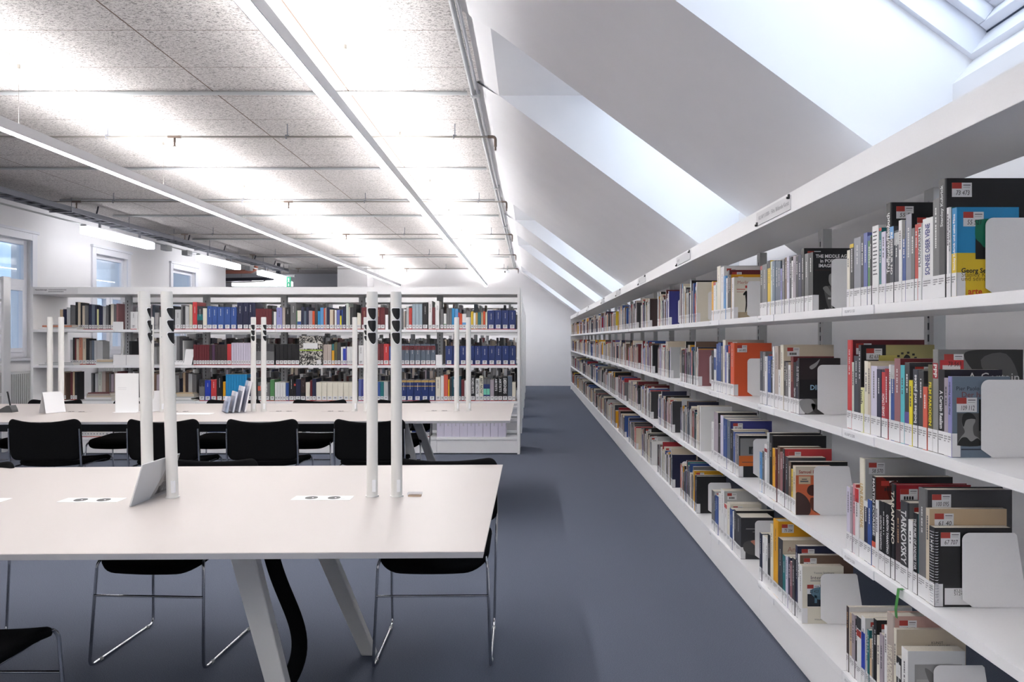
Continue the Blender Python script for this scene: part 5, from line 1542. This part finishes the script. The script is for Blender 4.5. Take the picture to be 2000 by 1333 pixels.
            for a_, b_, k in o.get('bands', ()): mb.face([(0, e, ht*a_), (th, e, ht*a_), (th, e, ht*b_), (0, e, ht*b_)], col(k))
            mb.face([(x-w/2, e-.0002, .012), (x+w/2, e-.0002, .012), (x+w/2, e-.0002, .055), (x-w/2, e-.0002, .055)], rgb(214, 216, 218))
            mb.face([(x-w*.2, e-.0004, .03), (x+w*.25, e-.0004, .03), (x+w*.25, e-.0004, .045), (x-w*.2, e-.0004, .045)], rgb(150, 150, 154))
            mb.face([(0, e-.0002, .001), (th, e-.0002, .001), (th, e-.0002, .008), (0, e-.0002, .008)], rgb(176, 56, 56))
        (far_aisle if right else far_front).add(mb, Matrix.Translation((d['x'], d['y'], d['z'])) @ Matrix.Rotation(RZ[d['run']], 4, 'Z'))
far_aisle.build('distant_books', 'many small books further along the right-hand aisle shelving', 'books')
far_front.build('distant_books', 'thin and partly hidden books filling gaps in the facing bookcase', 'books')
# books on the back side of the front bookcase and on the rows behind
rr = random.Random(11)
def fill(y0, face, rows, x0, x1):
    for r in rows:
        x = x0
        while x < x1-.06:
            if rr.random() < .04: x += rr.uniform(.03, .15); continue
            th = rr.choice([.012, .016, .02, .026, .034, .045]); ht = rr.uniform(.2, .32); dp = rr.uniform(.15, .22)
            c = col(rr.choice(['gr', 'br', 'ch', 'gr', 'sd', 'lg', 'nv', 'mr', 'be', 'sl', 'tp', 'bk', 'lg', 'w', 'mv', 'gm', 'gr', 'ch', 'tp', 'gr']))
            mb = MB(); y1 = y0+.02 if face < 0 else y0-.02-dp
            if face < 0: mb.box(x, x+th-.001, y1, y1+dp, SHZ[r], SHZ[r]+ht, c, top=rgb(200, 194, 184)); mb.face([(x+.001, y1-.0006, SHZ[r]+.01), (x+th-.002, y1-.0006, SHZ[r]+.01), (x+th-.002, y1-.0006, SHZ[r]+.055), (x+.001, y1-.0006, SHZ[r]+.055)], LBL)
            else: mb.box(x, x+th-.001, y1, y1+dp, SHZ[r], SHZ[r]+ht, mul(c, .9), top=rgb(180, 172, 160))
            far_rear.add(mb, Matrix.Identity(4)); x += th
for r, y0 in enumerate(ROWY):
    if r > 3: break
    if r: fill(y0, -1, (0, 1, 2) if r < 2 else (0, 1), FX0+.05, FX1-.04)
    fill(y0+.63, 1, (0, 1, 2) if r < 2 else (0,), FX0+(.9 if r == 0 else .05), FX1-.04)
far_rear.build('distant_books', 'dim books on the shelves behind the front bookcase', 'books')

# marbled album, lying stacks, loose papers and bookends in the facing bookcase
def on_front(px): return (px-1036)*YS/F
m = MB(); w = on_front(630.5)-on_front(585.5); m.box(0, w, -.008, .02, 0, .335)
o = m.build('album', M['marble'], None, (on_front(585.5), FY+.012, SHZ[1])); tag(o, 'large black and white marbled album facing out, second shelf of the facing bookcase', 'book')
m = MB(); m.box(.0, w, -.0088, -.0081, .165, .178); m.build('green_band', mat('lime_band', rgb(150, 178, 60), .6), o)
m = MB(); m.box(.045, .21, -.0088, -.0081, .19, .255); m.build('title_label', M['paper'], o)
m = MB(); m.box(.2, .25, -.0088, -.0081, .012, .06); m.build('spine_label', M['paper'], o)
def pile(x, row, items, dy=.008):
    z = SHZ[row]
    for i, (w, dp, t_, c, dx, lab) in enumerate(items):
        m = MB(); m.box(-w/2, w/2, 0, dp, 0, t_, col(c)); m.box(-w/2+.004, w/2+.0004, .004, dp-.004, .002, t_-.002, rgb(205, 200, 190))
        o = m.build('book', M['print'], None, (x+dx, FY+dy+.004*rr.random(), z), R(rr.uniform(-.6, .6))); tag(o, lab, 'book', 'books lying flat in the facing bookcase'); z += t_+.0005
pile(-5.44, 0, [(.44, .12, .012, 'w', 0, 'white flat book at the bottom of the stack, top shelf left end'), (.36, .12, .014, 'lg', .06, 'light grey flat book in the middle of the stack, top shelf left end'), (.34, .12, .022, 'co2', -.01, 'terracotta flat book on the stack, top shelf left end'), (.2, .11, .008, 'lg', .04, 'thin grey booklet topping the stack, top shelf left end')])
pile(-4.9, 1, [(.2, .12, .022, 'w', 0, 'thick white book at the bottom of the stack, second shelf left'), (.19, .12, .016, 'lg', .0, 'light grey book above the white one, second shelf left'), (.18, .12, .012, 'tn', .0, 'tan book in the flat stack, second shelf left'), (.19, .12, .014, 'be', .0, 'beige book in the flat stack, second shelf left'), (.08, .1, .004, 'w', -.06, 'white slip topping the flat stack, second shelf left')])
pile(-5.46, 1, [(.4, .12, .01, 'lg', 0, 'grey magazine lying lowest on the second shelf, left end'), (.36, .12, .008, 'w', .02, 'white magazine lying in the middle, second shelf left end'), (.32, .12, .01, 'lg', .03, 'grey magazine lying on top, second shelf left end')])
pile(-4.97, 2, [(.3, .12, .02, 'lg', 0, 'light grey flat book at the bottom, third shelf left stack'), (.29, .12, .022, 'w', .0, 'white flat book low in the third shelf left stack'), (.28, .12, .016, 'be', 0, 'beige flat book in the third shelf left stack'), (.27, .12, .026, 'tp', 0, 'taupe flat book in the third shelf left stack'), (.25, .12, .01, 'mr', 0, 'maroon flat book topping the third shelf left stack')])
pile(-3.99, 2, [(.22, .12, .016, 'lg', 0, 'grey flat book at the bottom of the stack beside the grey volumes'), (.21, .12, .02, 'w', -.02, 'white flat book low in the stack beside the grey volumes'), (.22, .12, .014, 'lg', .01, 'light grey flat book in the stack beside the grey volumes'), (.2, .12, .03, 'be', .02, 'beige thick flat book in the stack beside the grey volumes'), (.2, .12, .012, 'tn', 0, 'tan flat book topping the stack beside the grey volumes')])
def bookend_front(pa, pb, row, h, lab, dep=.12):
    m = MB(); a, b = on_front(pa), on_front(pb); m.box(0, b-a, 0, .0015, 0, h); m.box(0, b-a, .0015, dep, 0, .0015)
    o = m.build('bookend', M['shelf'], None, (a, FY+.006, SHZ[row]), bevel=.0006); tag(o, lab, 'bookend', 'bookends in the facing bookcase')
bookend_front(221.5, 242, 0, .09, 'low white bookend at the left upright, top shelf of the facing bookcase')
bookend_front(222, 247, 1, .12, 'low white bookend at the left upright, second shelf of the facing bookcase')
bookend_front(248, 274, 1, .12, 'low white bookend right of the left upright, second shelf, facing bookcase')
bookend_front(753, 758.5, 0, .17, 'narrow white bookend right of the maroon volumes, top shelf, facing bookcase')
bookend_front(851.5, 863.5, 1, .12, 'pale bookend beside the dark blue volumes, second shelf, facing bookcase')
m = MB(); slab(m, (0, 0, 0), (1, 0, 0), (.08, .3, 1), .145, .19, .002); slab(m, (-.06, -.004, .0015), (1, 0, 0), (.1, .3, 1), .1, .06, .002)
o = m.build('paper_sheets', M['paper'], None, (on_front(350), FY+.012, SHZ[1]+.002)); tag(o, 'white printed sheets leaning beside the maroon volumes, second shelf', 'paper')

# white bookends at the near end of every row of the aisle shelving
def bookend_mesh():
    me = MB(); w, h, t_ = .145, .2, .0012
    out = []
    for k in range(7): a = math.pi-k*math.pi/12; out.append((.02+.02*math.cos(a), h-.02+.02*math.sin(a)))
    out += [(w-.006, h), (w, h-.006), (w+.028, .012), (w+.028, .002), (.028, .002), (0, .022)]
    me.prism([(x, 0, z) for x, z in out], (0, t_, 0))
    pl = me
    return pl
be0 = None
for g_, r, y, h in ends:
    if y < .2: continue
    if be0 is None:
        m = bookend_mesh(); be0 = m.build('bookend', M['shelf']); o = be0
        m = MB(); m.box(.028, .155, -.0, .11, .0003, .0014); be0c = m.build('base_tongue', M['shelf'], be0)
    else:
        o = be0.copy(); C.objects.link(o); c = be0c.copy(); c.parent = o; C.objects.link(c)
    o.location = (XF+.088, y-.006, SHZ[r]+.0002)
    tag(o, 'white metal bookend closing the %s row, %s' % (['top', 'second', 'third', 'bottom'][r], bayname[g_]), 'bookend', 'bookends on the aisle shelving')

# ------------------------------------------------------------------ daylight, camera
w = bpy.data.worlds.new('overcast_sky'); bpy.context.scene.world = w; w.use_nodes = True
nt = w.node_tree; bg = nt.nodes['Background']
tc = nt.nodes.new('ShaderNodeTexCoord'); nz = nt.nodes.new('ShaderNodeTexNoise'); nz.inputs['Scale'].default_value = 1.5
cr = nt.nodes.new('ShaderNodeValToRGB'); cr.color_ramp.elements[0].color = (.72, .85, 1, 1); cr.color_ramp.elements[1].color = (.88, .94, 1, 1)
nt.links.new(tc.outputs['Generated'], nz.inputs['Vector']); nt.links.new(nz.outputs['Fac'], cr.inputs['Fac']); nt.links.new(cr.outputs['Color'], bg.inputs['Color'])
bg.inputs['Strength'].default_value = SKY
def portal(name, loc, rot, sx, sy):
    l = bpy.data.lights.new(name, 'AREA'); l.shape = 'RECTANGLE'; l.size = sx; l.size_y = sy; l.cycles.is_portal = True
    o = bpy.data.objects.new(name, l); C.objects.link(o); o.location = loc; o.rotation_euler = rot
sa = math.atan(.74)
for a, b in SK:
    xm = (xw_t+xw_b)/2; portal('skylight_portal', (xm+.09, (a+b)/2, zw(xm)+.12), (0, sa, 0), (xw_b-xw_t)/math.cos(sa), b-a)
for a, b in WN: portal('window_portal', (XL-.3, (a+b)/2, (zl+zh)/2), (0, -math.pi/2, 0), zh-zl, b-a)

cam = bpy.data.cameras.new('camera'); co = bpy.data.objects.new('camera', cam); C.objects.link(co)
co.location = (0, 0, EYE); co.rotation_euler = (R(90), 0, 0)
cam.sensor_fit = 'HORIZONTAL'; cam.sensor_width = 36; cam.lens = 36*F/2000
cam.shift_x = -36/2000; cam.shift_y = -4.5/2000; cam.clip_start = .05; cam.clip_end = 200
s = bpy.context.scene; s.camera = co
s.view_settings.view_transform = 'Standard'; s.view_settings.look = 'None'; s.view_settings.gamma = 1; s.view_settings.use_curve_mapping = False
s.view_settings.exposure = EXPO
